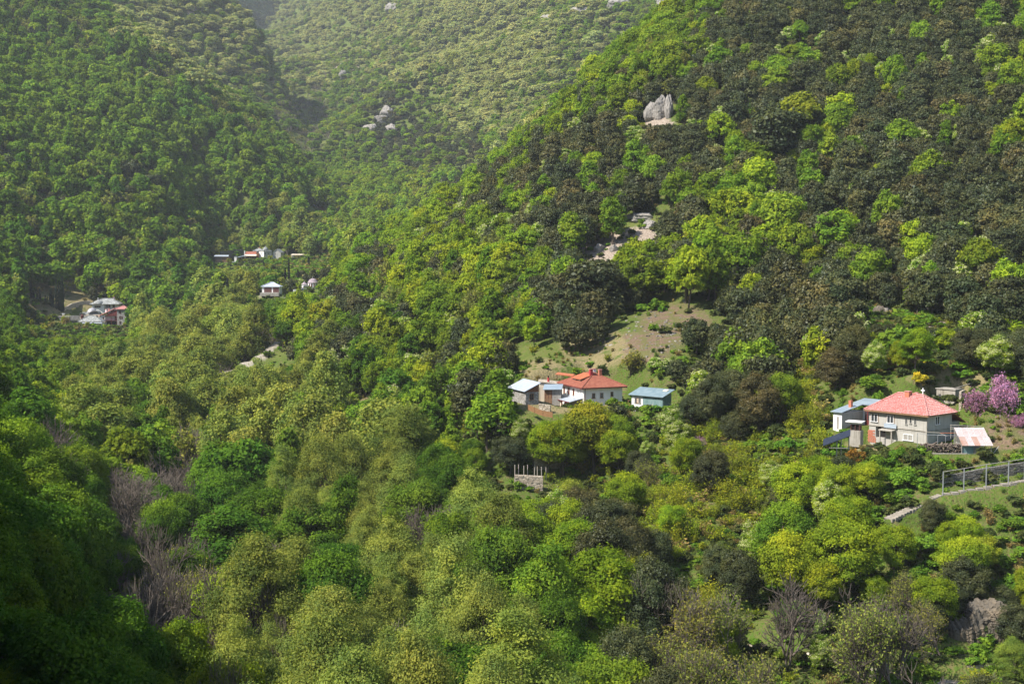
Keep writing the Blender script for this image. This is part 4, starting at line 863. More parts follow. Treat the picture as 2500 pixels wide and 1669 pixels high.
def yard_things():
    o = at(1316, 976, 293); r = thing('lime_washed_building', 'pale lime washed low building behind the stone shed with red flue', 'outbuilding', o, -.05)
    w = (1372 - 1316) * 293 / F; MB().hexa([(0, 0, -1.5), (w, 0, -1.5), (w, 4, -1.5), (0, 4, -1.5), (0, 0, 3.75), (w, 0, 3.2), (w, 4, 3.3), (0, 4, 3.85)]).build('wall', 'ochre', r)
    MB().slab([(-.2, -.25, 3.86), (w + .2, -.25, 3.3), (w + .2, 4.2, 3.42), (-.2, 4.2, 3.97)], .1).build('roof', 'palestone', r)
    fl = MB().bar((1.9, 1.2, 3.6), (1.9, 1.2, 4.55), .24, 10).build('flue', 'redpaint', r); MB().bar((1.9, 1.2, 4.56), (1.9, 1.2, 4.95), .15, 8).build('flue_cowl', 'dark', r)
    o = at(1329, 970, 288); r = thing('wooden_kiosk', 'small brown wooden hut with grey flat roof left of the white house wall', 'hut', o, -.12)
    w = 41 * 288 / F; MB().box(0, w * .46, 0, 2.2, -1.6, 1.55).build('wall', 'wood', r); MB().box(w * .462, w, .02, 2.2, -1.6, 1.6).build('side_wall', 'greywood', r)
    MB().slab([(-.25, -.5, 1.7), (w + .2, -.5, 1.78), (w + .2, 2.6, 2.55), (-.25, 2.6, 2.45)], .09).build('roof', 'metal', r)
    for x in (.15, .8, 1.45): MB().box(x, x + .07, -.03, -.002, -.2, 1.5).build('batten', 'redwood', r)
    r = thing('garden_pergola', 'reddish pergola beam on posts behind the white house roof', 'pergola', at(1357, 930, 298)); a, b = at(1356, 912, 298) - r.location, at(1398, 917.5, 297) - r.location
    m = MB().slab([(a.x, a.y, a.z), (b.x, b.y, b.z), (b.x + .6, b.y + 2.2, b.z + .15), (a.x + .6, a.y + 2.2, a.z + .15)], .16); m.build('beam_roof', 'orange', r)
    for t in (.1, .45, .8): q = a + (b - a) * t; MB().bar((q.x, q.y + .3, -1.5), (q.x, q.y + .3, q.z - .1), .07, 5).build('post', 'redwood', r)
    # stairs and picket fence up the bank
    stair('white_stair', 'steep flight of whitish stone steps behind the white house', [at(1402, 911, 303), at(1413, 893, 307), at(1424, 874, 312), at(1433, 857, 317)], 12, 1.5, 'palestone', .3)
    r = thing('picket_fence', 'dark wooden pickets at the top of the white stair', 'fence', at(1437, 858, 318)); rs = random.Random(2)
    for i in range(9):
        p = at(1438 + i * 2.7, 846 + (i % 3), 318 + i * .1) - r.location; MB().box(p.x - .06, p.x + .06, p.y - .03, p.y + .03, -1.2, p.z + rs.uniform(-.15, .1)).build('picket', 'greywood', r)
    MB().bar(at(1437, 851, 318.1) - r.location, at(1462, 851, 319) - r.location, .04, 4).build('rail', 'greywood', r)
    # orange net along the terrace edge
    r = thing('net_fence', 'orange brown net fence along the terrace edge below the stone shed', 'fence', at(1288, 1000, 273)); P = [at(1289, 999, 273), at(1305, 1006, 271), at(1325, 1014, 269), at(1349, 1018, 267.5)]
    for a, b in zip(P[:-1], P[1:]):
        a, b = a - r.location, b - r.location; MB().hexa([(a.x, a.y, a.z - .1), (b.x, b.y, b.z - .1), (b.x, b.y + .03, b.z - .1), (a.x, a.y + .03, a.z - .1), (a.x, a.y, a.z + .95), (b.x, b.y, b.z + .95), (b.x, b.y + .03, b.z + .95), (a.x, a.y + .03, a.z + .95)]).build('net', 'net', r)
    for p in P: p = p - r.location; MB().bar((p.x, p.y - .05, p.z - .5), (p.x, p.y - .05, p.z + 1.05), .04, 5).build('stake', 'wood', r)
    q = at(1316, 992, 276); stone_wall('yard_wall', 'low pale stone wall in the yard beside the porch', [(q.x, q.y, q.z - .3, .9), (*at(1344, 997, 275)[:2], at(1344, 1000, 275).z, .9)], .4, 'palestone', .25, seed=5)
    # terrace walls, highest first, and the poles on them
    for k, (a, b, h, lab) in enumerate((((1336, 1070, 263), (1392, 1066, 265), 2.3, 'topmost pale terrace wall half hidden behind the yellow green tree'), ((1302, 1157, 257), (1366, 1152, 259), 3.1, 'middle pale stone terrace wall with poles in front'), ((1256, 1200, 251.5), (1326, 1204, 251), 3.1, 'lowest and widest pale stone terrace wall'))):
        A, B = at(*a), at(*b); stone_wall('terrace_wall', lab, [(A.x, A.y, A.z, h), (B.x, B.y, B.z, h)], .7, 'palestone', .3, 'stepped terrace walls below the white house', seed=30 + k, bottom=1.6)
    for i, (px, t, b, d) in enumerate(((1257, 1134, 1157, 252.3), (1266, 1133, 1156, 252.6), (1279, 1136, 1157, 252.5), (1288, 1134, 1157, 252.8), (1305, 1140, 1162, 252.6), (1312, 1138, 1161, 253), (1322, 1139, 1160, 253), (1302, 1098, 1120, 258), (1312, 1099, 1121, 258.4), (1321.5, 1098, 1120, 258.2), (1333, 1140, 1160, 253.4), (1326, 1060, 1085, 262), (1331, 1058, 1082, 262.4))):
        a, c = at(px, t, d), at(px, b, d); w = ['leftmost vine pole standing on the lowest terrace wall', 'second vine pole from the left on the lowest terrace', 'third vine pole from the left on the lowest terrace', 'fourth vine pole from the left on the lowest terrace', 'left vine pole before the middle terrace wall', 'second vine pole before the middle terrace wall', 'third vine pole before the middle terrace wall', 'left vine pole on the middle terrace wall', 'second vine pole on the middle terrace wall', 'third vine pole on the middle terrace wall', 'right vine pole before the middle terrace wall', 'left pole below the topmost terrace wall', 'right pole below the topmost terrace wall'][i]
        o = MB().bar((0, 0, -.9), (a.x - c.x, 0, a.z - c.z), .07, 6).build('vine_pole', 'post'); o.location = c; o['label'] = w; o['category'] = 'pole'; o['group'] = 'vine poles on the terraces'
    # teal shed
    r = thing('teal_shed', 'shed with blue green boards and white wall under a grey blue flat roof', 'shed', O3, RZ3)
    L, W = 7.4, 2.8; MB().box(-L, 0, 0, W, -1.0, 3.1).build('wall', 'plaster', r)
    b = MB(); 
    for i in range(14): b.box(-4.7 + .3357 * i, -4.7 + .3357 * i + .325, -.06, -.003, .55, 3.2)
    b.build('boards', 'teal', r)['kind'] = 'stuff'
    b = MB()
    for i in range(8): b.box(.003, .06, .02 + .35 * i, .02 + .35 * i + .335, -.6, 3.2 + .1 * i)
    b.build('side_boards', 'teal', r)['kind'] = 'stuff'
    MB().box(-4.7, -.002, -.12, -.004, -1.0, .545).build('stone_base', 'palestone', r)
    t = lambda x, y: (x, y, 3.36 + (y + .5) * .30); MB().slab([t(-L - .5, -.5), t(.4, -.5), t(.4, 3.5), t(-L - .5, 3.5)], .1).build('roof', 'teal_roof', r)
    p = t(-.9, 2.5); MB().hexa([(-1.6, 2.2, p[2] - .06), (-.6, 2.2, p[2] - .06), (-.6, 2.95, p[2] + .16), (-1.6, 2.95, p[2] + .16), (-1.6, 2.2, p[2] + .02), (-.6, 2.2, p[2] + .02), (-.6, 2.95, p[2] + .24), (-1.6, 2.95, p[2] + .24)]).build('roof_hatch', 'ochre', r)
    for k, x in enumerate((-6.45, -5.95, -5.4)): window(r, (x, -.002, 2.3), .42, 1.0, 'x', -1, 'wood' if k == 1 else 'greywood', 1, pane='ochre' if k == 1 else 'glass')
    q = thing('leaning_poles', 'bundle of grey poles leaning on the right end of the teal shed', 'poles', loc(O3, RZ3, 1.6, 1.6, -.5), RZ3); rs = random.Random(4)
    for i in range(12): y = i * .16 - .9; MB().bar((rs.uniform(-.1, .5), y, -.2), (-.9 + rs.uniform(-.2, .2), y + rs.uniform(-.2, .2), 2.5 + rs.uniform(-.4, .3)), .035, 5).build('pole', 'greywood', q)
    q = loc(O3, RZ3, -2.3, -.75, -.4); o = MB().hexa([(-.2, -.15, 0), (.25, -.15, 0), (.25, .15, 0), (-.2, .15, 0), (.1, .2, 2.2), (.32, .2, 2.2), (.32, .36, 2.2), (.1, .36, 2.2)]).build('leaning_plank', 'post'); o.location = q; o.rotation_euler = (0, 0, RZ3); o['label'] = 'pale plank leaning on the front of the teal shed'; o['category'] = 'plank'
    A, B = at(1600, 1020, 269), at(1665, 1024, 268); stone_wall('shed_terrace_wall', 'dark stone terrace wall under the teal shed', [(A.x, A.y, A.z - 1.2, 1.6), (B.x, B.y, B.z - 1.2, 1.6)], .5, 'drystone', .25, seed=44)
    r = thing('yard_gate', 'small wooden gate frame between the white house and the teal shed', 'gate', at(1532, 986, 283)); 
    for px in (1534, 1546): p = at(px, 977, 283) - r.location; MB().box(p.x - .1, p.x + .1, -.08, .08, -.6, p.z).build('post', 'wood', r)
    a, b = at(1533, 977, 283) - r.location, at(1560, 979, 284) - r.location; MB().bar(a, b, .1, 5).build('beam', 'wood', r)
    # cut stumps, stakes and a slab on the bare slope
    for i, (px, py, d) in enumerate(((1568, 868, 303), (1600, 862, 304), (1634, 874, 300), (1460, 868, 310), (1530, 838, 310), (1655, 880, 298))):
        g = at(px, py, d); z = ground(g.x, g.y); o = MB().bar((0, 0, -.4), (.05 * i - .1, 0, .9), .032, 6).build('garden_stake', 'post'); o.location = (g.x, g.y, z); o['category'] = 'stake'; o['group'] = 'white stakes on the bare slope'
        o['label'] = ['white stake in the middle of the bare slope foot', 'white stake right of the middle one on the slope', 'white stake near the right edge of the bare slope', 'leftmost white stake beside the white stair', 'highest white stake on the bare slope', 'rightmost white stake by the dark trees'][i]
yard_things()

# ------------------------------------------------------------------ the stone house cluster at the left
def pz(zx, zy, d, org=(60, 650)): return at(org[0] + zx / 7.83, org[1] + zy / 7.83, d)
def block(r, x0, x1, y0, y1, z0, z1, mat, name='wall'): return MB().box(x0, x1, y0, y1, z0, z1).build(name, mat, r)
def hip(r, x0, x1, y0, y1, z, rise, ov, mat, ridge=None, tile=None):
    E, A, B, fc = hip_roof(x0, x1, y0, y1, z, rise, ov, ridge); o = roof_shell(fc, .2).build('roof', mat, r)
    if tile: tiles_on(fc, .6, .45, .05).build('roof_tiles', mat, r)['kind'] = 'stuff'
    up = lambda p: (p[0], p[1], p[2] + .1); ridge_caps(r, [(up(A), up(B)), (up(E[0]), up(A)), (up(E[1]), up(B))], mat, .16); return A, B
def cluster():
    s = 705 / F / 7.83                                       # metres per enlarged pixel
    o = pz(1285, 800, 705); r = thing('slate_roofed_house', 'large white house with grey slate hip roof at the back of the stone cluster', 'house', o, .0)
    w = 505 * s; block(r, 0, 240 * s, 0, 6, -3, 2.1, 'plaster'); block(r, 240 * s + .003, w, 1.4, 8, -3, 2.1, 'plaster')
    hip(r, 0, w, 0, 8, 2.12, 2.5, .9, 'slate'); MB().lathe((240 * s * .5, .7, 2.2), [(2.6, 0), (2.3, .7), (1.5, 1.4), (.5, 1.8), (.02, 1.9)], 18).build('apse_roof', 'slate', r, True)
    for zx in (1358, 1397, 1436): window(r, ((zx - 1285) * s, -.002, .75), 1.0, .75, 'x', -1, 'wood', 1)
    for zx in (1560, 1607, 1692): window(r, ((zx - 1285) * s, 1.398, .9), 1.1, 1.5, 'x', -1, 'wood', 1)
    MB().bar((2.9, 1, 4.0), (2.9, 1, 5.3), .07, 5).bar((2.55, 1, 4.9), (3.25, 1, 4.9), .07, 5).build('cross', 'pvc', r); chimney(r, w - 3.4, 5, 3.5, 5.4, .8, 'mauve', 'brick')
    block(r, w, w + 1.6, 3, 5, 1.2, 1.4, 'zinc', 'side_canopy')
    s = 690 / F / 7.83; o = pz(1055, 985, 690); r = thing('domed_church', 'small stone church with a grey dome and arched gables in the cluster', 'church', o, .12)
    w = 370 * s; block(r, 0, w, 0, 6, -2, 1.6, 'ochre'); g = MB()
    for x0, x1, y in ((-.25, 2.7, -.05), (4.4, w + .1, -.05)):
        xm = (x0 + x1) / 2; n = 8; arc = [(xm - (x1 - x0) / 2 * math.cos(math.pi * i / n), y, 1.2 + (x1 - x0) * .42 * math.sin(math.pi * i / n)) for i in range(n + 1)]
        for a, b in zip(arc[:-1], arc[1:]): g.hexa([(a[0], y - .3, a[2]), (b[0], y - .3, b[2]), (b[0], y + 5.8, b[2]), (a[0], y + 5.8, a[2]), (a[0], y - .3, a[2] + .22), (b[0], y - .3, b[2] + .22), (b[0], y + 5.8, b[2] + .22), (a[0], y + 5.8, a[2] + .22)])
    g.build('vault_roof', 'slate', r); hip(r, 1.6, w - .6, .6, 5.4, 1.9, 1.4, .2, 'slate')
    MB().lathe((w * .58, 2.6, 2.5), [(2.3, 0), (2.35, .5), (2.2, .55), (2.0, 1.2), (1.4, 1.8), (.6, 2.15), (.02, 2.25)], 20).build('dome', 'lead', r, True); MB().bar((w * .58, 2.6, 4.7), (w * .58, 2.6, 5.5), .05, 5).build('dome_cross', 'pvc', r)
    m = MB().box(.5, 1.9, -.13, -.004, -1, 1.0).lathe((1.2, -.07, 1.0), [(.7, 0), (.5, .45), (.05, .62)], 10); m.build('arched_door', 'redwood', r); window(r, (w - 1.3, -.002, .5), 1.0, 1.2, 'x', -1, 'redwood', 1)
    # stone house with the red roofs
    s = 682 / F / 7.83; o = pz(1770, 1125, 682); r = thing('stone_tower_house', 'three storey stone house with red tiled roofs and dark red balconies', 'house', o, -.05)
    w = 175 * s; h = 310 * s; block(r, 0, w, 0, 6, -2, h, 'stone'); hip(r, 0, w, 0, 6, h + .02, 1.35, .7, 'tile', tile=1)
    for zx, zy, ww, hh in ((1832, 870, .75, 1.2), (1828, 975, .6, 1.2), (1868, 975, .6, 1.2), (1832, 1075, .8, 1.2)): window(r, ((zx - 1770) * s, -.002, (1125 - zy) * s), ww, hh, 'x', -1, 'redwood', 1)
    x0 = -(1770 - 1435) * s; xm = -(1770 - 1535) * s
    block(r, x0, -.003, 1.5, 8, -2, 4.6, 'plaster', 'wing_wall'); block(r, x0, xm, .6, 1.497, -2, 4.4, 'plaster', 'corner_wall'); MB().box(x0 - .01, xm + .01, .58, .598, -2, 2.0).build('stone_footing', 'palestone', r)
    rf = [((x0 - .7, .2, 4.4), (x0 + 3.5, .2, 4.4), (-.9, 3.6, 8.1), (x0 + 1.2, 8.6, 8.1), (x0 - .7, 8.6, 5.5))]
    a, b, c, d = (x0 - .6, .0, 4.45), (x0 - .6, 8.3, 4.9), (-1.4, 8.3, 8.6), (-1.4, .0, 8.0)
    MB().slab([a, d, c, b], .2).build('wing_roof', 'tile', r); tiles_on([(b, a, d, c)], .6, .45).build('wing_tiles', 'tile', r)['kind'] = 'stuff'
    a2, d2 = (-1.4, .0, 7.98), (-.02, 0, 7.0); MB().hexa([(xm + .3, .5, 4.5), (-.02, .5, 4.5), (-.02, .58, 4.5), (xm + .3, .58, 4.5), (-2.2, .5, 7.3), (-.02, .5, 7.3), (-.02, .58, 7.3), (-2.2, .58, 7.3)]).build('gable_boards', 'redwood', r)
    chimney(r, x0 + 1.9, 3.5, 5.3, 7.4, .7, 'pvc', 'tile'); chimney(r, x0 + 3.6, 2.6, 6.2, 7.8, .6, 'tile', 'tile')
    for z in (2.15, 4.4):
        MB().box(xm, -.02, .1, 1.495, z, z + .15).build('balcony_floor', 'redwood', r); rl = MB().box(xm, -.02, .1, .16, z + 1.0, z + 1.1)
        for i in range(16): rl.box(xm + .1 + i * .3, xm + .16 + i * .3, .1, .16, z + .15, z + 1.0)
        rl.build('railing', 'redwood', r)
    for x in (xm + .05, xm / 2, -.2): MB().box(x, x + .16, .12, .28, -1, 4.4).build('balcony_post', 'redwood', r)
    MB().box(-1.6, -.5, 1.45, 1.498, 2.3, 4.2).build('balcony_door', 'redwood', r); window(r, (xm - .9, .598, 3.4), .8, 1.2, 'x', -1, 'wood', 1); MB().box(xm + .3, -.4, 1.44, 1.496, -.8, 1.9).build('arcade_shade', 'dark', r)  # last sheet is near-black, painted in for the shade of the arcade
    # pavilion with the veranda
    s = 672 / F / 7.83; o = pz(1165, 1280, 672); r = thing('veranda_house', 'grey roofed house with a dark red veranda below the domed church', 'house', o, .0)
    w = 275 * s; block(r, 0, w + .3, 0, 6, -1.5, 2.5, 'stone', 'base'); block(r, -.3, w + 1.0, -.9, 6, 2.55, 4.95, 'plaster')
    hip(r, -3.0, w + .6, -.8, 6.5, 5.6, 2.6, .4, 'slate'); MB().slab([(-1.0, -2.0, 4.95), (w + 1.6, -2.0, 4.95), (w + 1.4, -.6, 5.35), (-.9, -.6, 5.35)], .15).build('veranda_roof', 'zinc', r)
    for zx in (1200, 1262, 1348): window(r, ((zx - 1165) * s, -.902, 4.0), .9, 1.0, 'x', -1, 'greywood', 1)
    MB().box(-.6, w + 1.6, -2.0, -.903, 2.35, 2.52).build('veranda_floor', 'redwood', r); rl = MB().box(-.6, w + 1.6, -1.98, -1.9, 3.3, 3.42)
    for i in range(22): rl.box(-.55 + i * .36, -.45 + i * .36, -1.97, -1.91, 2.52, 3.3)
    rl.build('railing', 'redwood', r)
    for i in range(6): MB().box(-.5 + i * 1.45, -.34 + i * 1.45, -1.95, -1.8, -1.2, 2.35).build('veranda_post', 'redwood', r)
    MB().box(1.4, 2.9, -.03, -.003, .6, 2.1).build('blue_door', 'bluepanel', r)
    # small stone blocks, walls, shed and timber trellis
    for k, (x0, x1, zt, zb, d, lab) in enumerate(((640, 845, 965, 1075, 676, 'right flat roofed stone hut left of the veranda house'), (385, 590, 940, 1050, 684, 'left flat roofed stone hut by the cypress row'))):
        s = d / F / 7.83; o = pz(x0, zb, d); r = thing('stone_hut', lab, 'hut', o, .1, 'flat roofed stone huts'); w = (x1 - x0) * s; h = (zb - zt) * s; block(r, 0, w, 0, 3.5, -2, h, 'stone'); block(r, -.15, w + .15, -.15, 3.65, h + .002, h + .18, 'concrete', 'roof'); MB().box(w * .45, w * .62, -.02, -.002, h * .3, h * .85).build('doorway_shade', 'dark', r)  # door opening is a near-black panel painted as shade
    o = pz(722, 950, 684); r = thing('stove_pier', 'pale square chimney pier above the stone huts', 'pier', o, 0); block(r, 0, .9, 0, .9, -2, .95, 'ochre', 'shaft'); block(r, -.15, 1.05, -.15, 1.05, .952, 1.25, 'pvc', 'cap')
    s = 655 / F / 7.83; o = pz(975, 1372, 655); r = thing('field_shed', 'low brown shed with pale flat roof lowest in the stone cluster', 'shed', o, -.06); w = 345 * s; block(r, 0, w, 0, 3, -1.5, 1.25, 'wood'); MB().slab([(-.3, -.4, 1.4), (w + .2, -.4, 1.4), (w - .3, 3.3, 2.0), (.2, 3.3, 2.0)], .14).build('roof', 'palestone', r); MB().box(w * .75, w * .9, -.02, -.002, .1, 1.1).build('doorway_shade', 'dark', r)  # near-black panel stands in for the dim door opening
    a = pz(1510, 1235, 668); r = thing('timber_trellis', 'dark red timber trellis along the terrace right of the veranda house', 'trellis', a); w = 420 * 668 / F / 7.83
    for i in range(21): MB().box(w * i / 20, w * i / 20 + .14, -.07, .07, -.8, 1.9).build('slat', 'redwood', r)
    MB().box(-.1, w + .25, -.1, .1, 1.9, 2.1).build('rail', 'redwood', r); MB().box(-.1, w + .25, .072, .12, .9, 1.05).build('rail', 'redwood', r)
    def wall(lab, pts, h, mat, seed): stone_wall('field_wall', lab, [(p.x, p.y, max(p.z, ground(p.x, p.y) - .2), h) for p in pts], .6, mat, .45, 'dry stone field walls', seed=seed, bottom=.7)
    wall('curved pale field wall below the dry meadow', [pz(745, 870, 690), pz(900, 830, 697), pz(1060, 760, 704), pz(1250, 720, 708)], 1.7, 'palestone', 51); wall('dark terrace wall behind the thin cypresses', [pz(200, 555, 735), pz(330, 530, 738), pz(470, 540, 738)], 2.0, 'drystone', 52); wall('grey courtyard wall under the stone huts', [pz(560, 1165, 672), pz(820, 1170, 670)], 2.2, 'stone', 53); wall('grey wall between the huts and the veranda house', [pz(820, 1172, 669), pz(1010, 1175, 671)], 2.4, 'drystone', 54); wall('stone wall beneath the domed church', [pz(880, 1000, 684), pz(1050, 1000, 684)], 1.5, 'stone', 55)
cluster()
# ------------------------------------------------------------------ monastery, garage, chapel and the lonely far house
def monastery():
    OR = (500, 580); d0 = 900; s = d0 / F / 7.83; Q = lambda zx, zy, d=d0: pz(zx, zy, d, OR)
    o = Q(1130, 395, 898); r = thing('monastery_church', 'tall pale grey church with slate roof and round cupola at the far monastery', 'church', o, -.75)
    block(r, -5.0, 0, 0, 6.2, -2, 4.7, 'plaster'); block(r, .003, .03, .02, 6.18, -2, 4.68, 'render', 'shade_toned_wall'); hip(r, -5, 0, 0, 6.2, 4.72, .7, .35, 'slate')  # grey sheet over white plaster carries this face's shade as colour
    MB().lathe((-2.4, 3.1, 5.0), [(1.75, 0), (1.8, .7), (1.7, .9), (1.45, 1.4), (.9, 1.85), (.4, 2.05), (.32, 2.5), (.05, 2.75)], 16).build('cupola', 'slate', r, True)
    for y, z in ((1.2, 3.0), (3.4, 3.0), (3.4, .6)): window(r, (.03, y, z), .6, .9, 'y', 1, 'greywood', 1)
    window(r, (-2.5, -.002, 3.2), .6, .8, 'x', -1, 'greywood', 1)
    o = Q(1300, 378, 903); r = thing('monastery_wing', 'grey gabled wing right of the far monastery church', 'house', o, -.12); w = 155 * s
    block(r, 0, w, 0, 7, -2, 3.2, 'render'); MB().hexa([(0, .0, 3.202), (w, .0, 3.202), (w, .1, 3.202), (0, .1, 3.202), (w * .5, 0, 5.2), (w * .52, 0, 5.2), (w * .52, .1, 5.2), (w * .5, .1, 5.2)]).build('gable', 'render', r)
    MB().slab([(-.4, -.4, 3.05), (w * .5, -.4, 5.35), (w * .5, 7.3, 5.35), (-.4, 7.3, 3.05)], .18).build('roof', 'slate', r); MB().slab([(w * .5 + .004, -.4, 5.35), (w + .4, -.4, 3.05), (w + .4, 7.3, 3.05), (w * .5 + .004, 7.3, 5.35)], .18).build('roof', 'slate', r)
    for x, z in ((w * .3, 2.4), (w * .3, .5)): window(r, (x, -.002, z), .6, .9, 'x', -1, 'greywood', 1)
    o = Q(925, 330, 912); r = thing('monastery_cells', 'dark slate roofed building behind the red roof of the far monastery', 'house', o, 0); w = 190 * s; block(r, 0, w, 0, 6, -4, 2.6, 'stone'); hip(r, 0, w, 0, 6, 2.62, 1.6, .4, 'slate'); chimney(r, 3.6, 3, 3.8, 5.0, .6, 'brick', 'brick')
    o = Q(755, 425, 897); r = thing('refectory', 'low building with red tiled roof and pale porch roof at the far monastery', 'house', o, 0); w = 215 * s; block(r, 0, w, 2.5, 7, -2, 3.4, 'stone'); MB().box(.2, w - .3, 2.44, 2.498, -1, 2.0).build('porch_shade', 'dark', r)  # near-black sheet painted in for the shade under the porch
    MB().slab([(-.2, 2.2, 3.5), (w, 2.2, 3.5), (w - .3, 6, 5.2), (.1, 6, 5.2)], .15).build('roof', 'tile2', r); MB().slab([(.0, -.2, 2.6), (w + .6, -.2, 2.6), (w + .3, 2.19, 3.45), (.2, 2.19, 3.45)], .15).build('porch_roof', 'ochre', r); block(r, w + .05, w + 1.6, 2.0, 6, -2, 4.4, 'gable', 'end_wall'); chimney(r, -.3, 3.2, 2, 5.6, .5, 'plaster', 'plaster')
    for i in range(5): MB().bar((.3 + i * 1.5, 0, -1.5), (.3 + i * 1.5, 0, 2.5), .1, 5).build('porch_post', 'wood', r)
    o = Q(630, 425, 895); r = thing('monastery_shelter', 'open shelter with blue metal roof left of the red roofed refectory', 'shelter', o, 0); MB().slab([(0, -.3, 1.6), (4.6, -.3, 2.6), (4.6, 3, 3.0), (0, 3, 2.0)], .12).build('roof', 'metal', r)
    for x, z in ((.1, 1.5), (2.3, 2.0), (4.4, 2.45)): MB().bar((x, 0, -1.5), (x, 0, z), .1, 5).build('post', 'wood', r)
    o = Q(205, 442, 897); r = thing('store_shed', 'brown shed with pale metal roof at the left of the far monastery', 'shed', o, .05); w = 245 * s; block(r, 0, w, 0, 4, -2, 2.5, 'wood'); MB().slab([(-.9, -.7, 2.75), (w + .1, -.7, 2.75), (w - .3, 4.4, 3.6), (-1.1, 4.4, 3.6)], .14).build('roof', 'zinc', r)
    for i in range(6): MB().box(.8 + i * .55, .95 + i * .55, -.03, -.003, -1, 2.3).build('batten', 'greywood', r)
    o = Q(565, 425, 896); r = thing('white_cabin', 'tiny white cabin between the sheds of the far monastery', 'hut', o, 0); block(r, 0, 1.4, 0, 2, -1.5, 1.9, 'plaster'); MB().slab([(-.2, -.2, 2.0), (1.7, -.2, 2.2), (1.7, 2.2, 2.3), (-.2, 2.2, 2.1)], .1).build('roof', 'zinc', r)
    a = Q(205, 532, 890); r = thing('panel_wall', 'long pale panelled terrace wall below the far monastery', 'wall', a); w = 780 * 890 / F / 7.83
    for i in range(9): MB().box(w * i / 9 + .04, w * (i + 1) / 9 - .04, 0, .15, -1.0, 1.6 if i < 3 else 2.5).build('wall_panel', 'greywood' if i < 3 else 'zinc', r)
    for i in range(10): MB().bar((w * i / 9, -.06, -1), (w * i / 9, -.06, 2.7), .07, 5).build('post', 'greywood', r)
    o = Q(1655, 415, 905); r = thing('pale_pergola', 'pale roofed open pergola right of the far monastery', 'pergola', o, 0); w = 250 * s; MB().slab([(-.3, -.3, 2.9), (w + .2, -.3, 2.9), (w, 3.2, 3.4), (-.1, 3.2, 3.4)], .2).build('roof', 'ochre', r)
    for x in (0, w * .33, w * .66, w): MB().box(x, x + .2, 0, .2, -1.5, 2.75).build('post', 'ochre', r)
    MB().box(-.3, w, 3.0, 3.1, -1.5, 2.9).build('back_panel', 'greywood', r)
    p = [Q(300, 310, 915), Q(520, 285, 925), Q(740, 262, 930)]; stone_wall('upper_terrace_wall', 'dark sloping terrace wall behind the far monastery sheds', [(q.x, q.y, q.z - 1, 2.6) for q in p], .6, 'drystone', .5, seed=60, bottom=2)
monastery()
def garage():
    d = 632; s = d / F / 7.83; o = pz(1095, 1050, d, (500, 580)); r = thing('double_garage', 'white double garage with pale hip roof and two dark doors', 'garage', o, -.04)
    w = 330 * s; block(r, 0, w, 0, 6.5, -1.5, 2.65, 'plaster'); hip(r, 0, w, 0, 6.5, 2.68, 1.75, .45, 'zinc')
    for x0, x1 in ((1135, 1280), (1305, 1420)): 
        a, b = (x0 - 1095) * s, (x1 - 1095) * s; q = MB().box(a, b, -.05, -.003, .12, 2.25).build('garage_door', 'hutch', r)
        for z in (.65, 1.18, 1.71): MB().box(a + .02, b - .02, -.07, -.051, z, z + .06).build('door_rib', 'hutch', q)
    MB().box(-.4, w + .3, -2.6, -.004, -1.5, .02).build('apron', 'concrete', r)
garage()
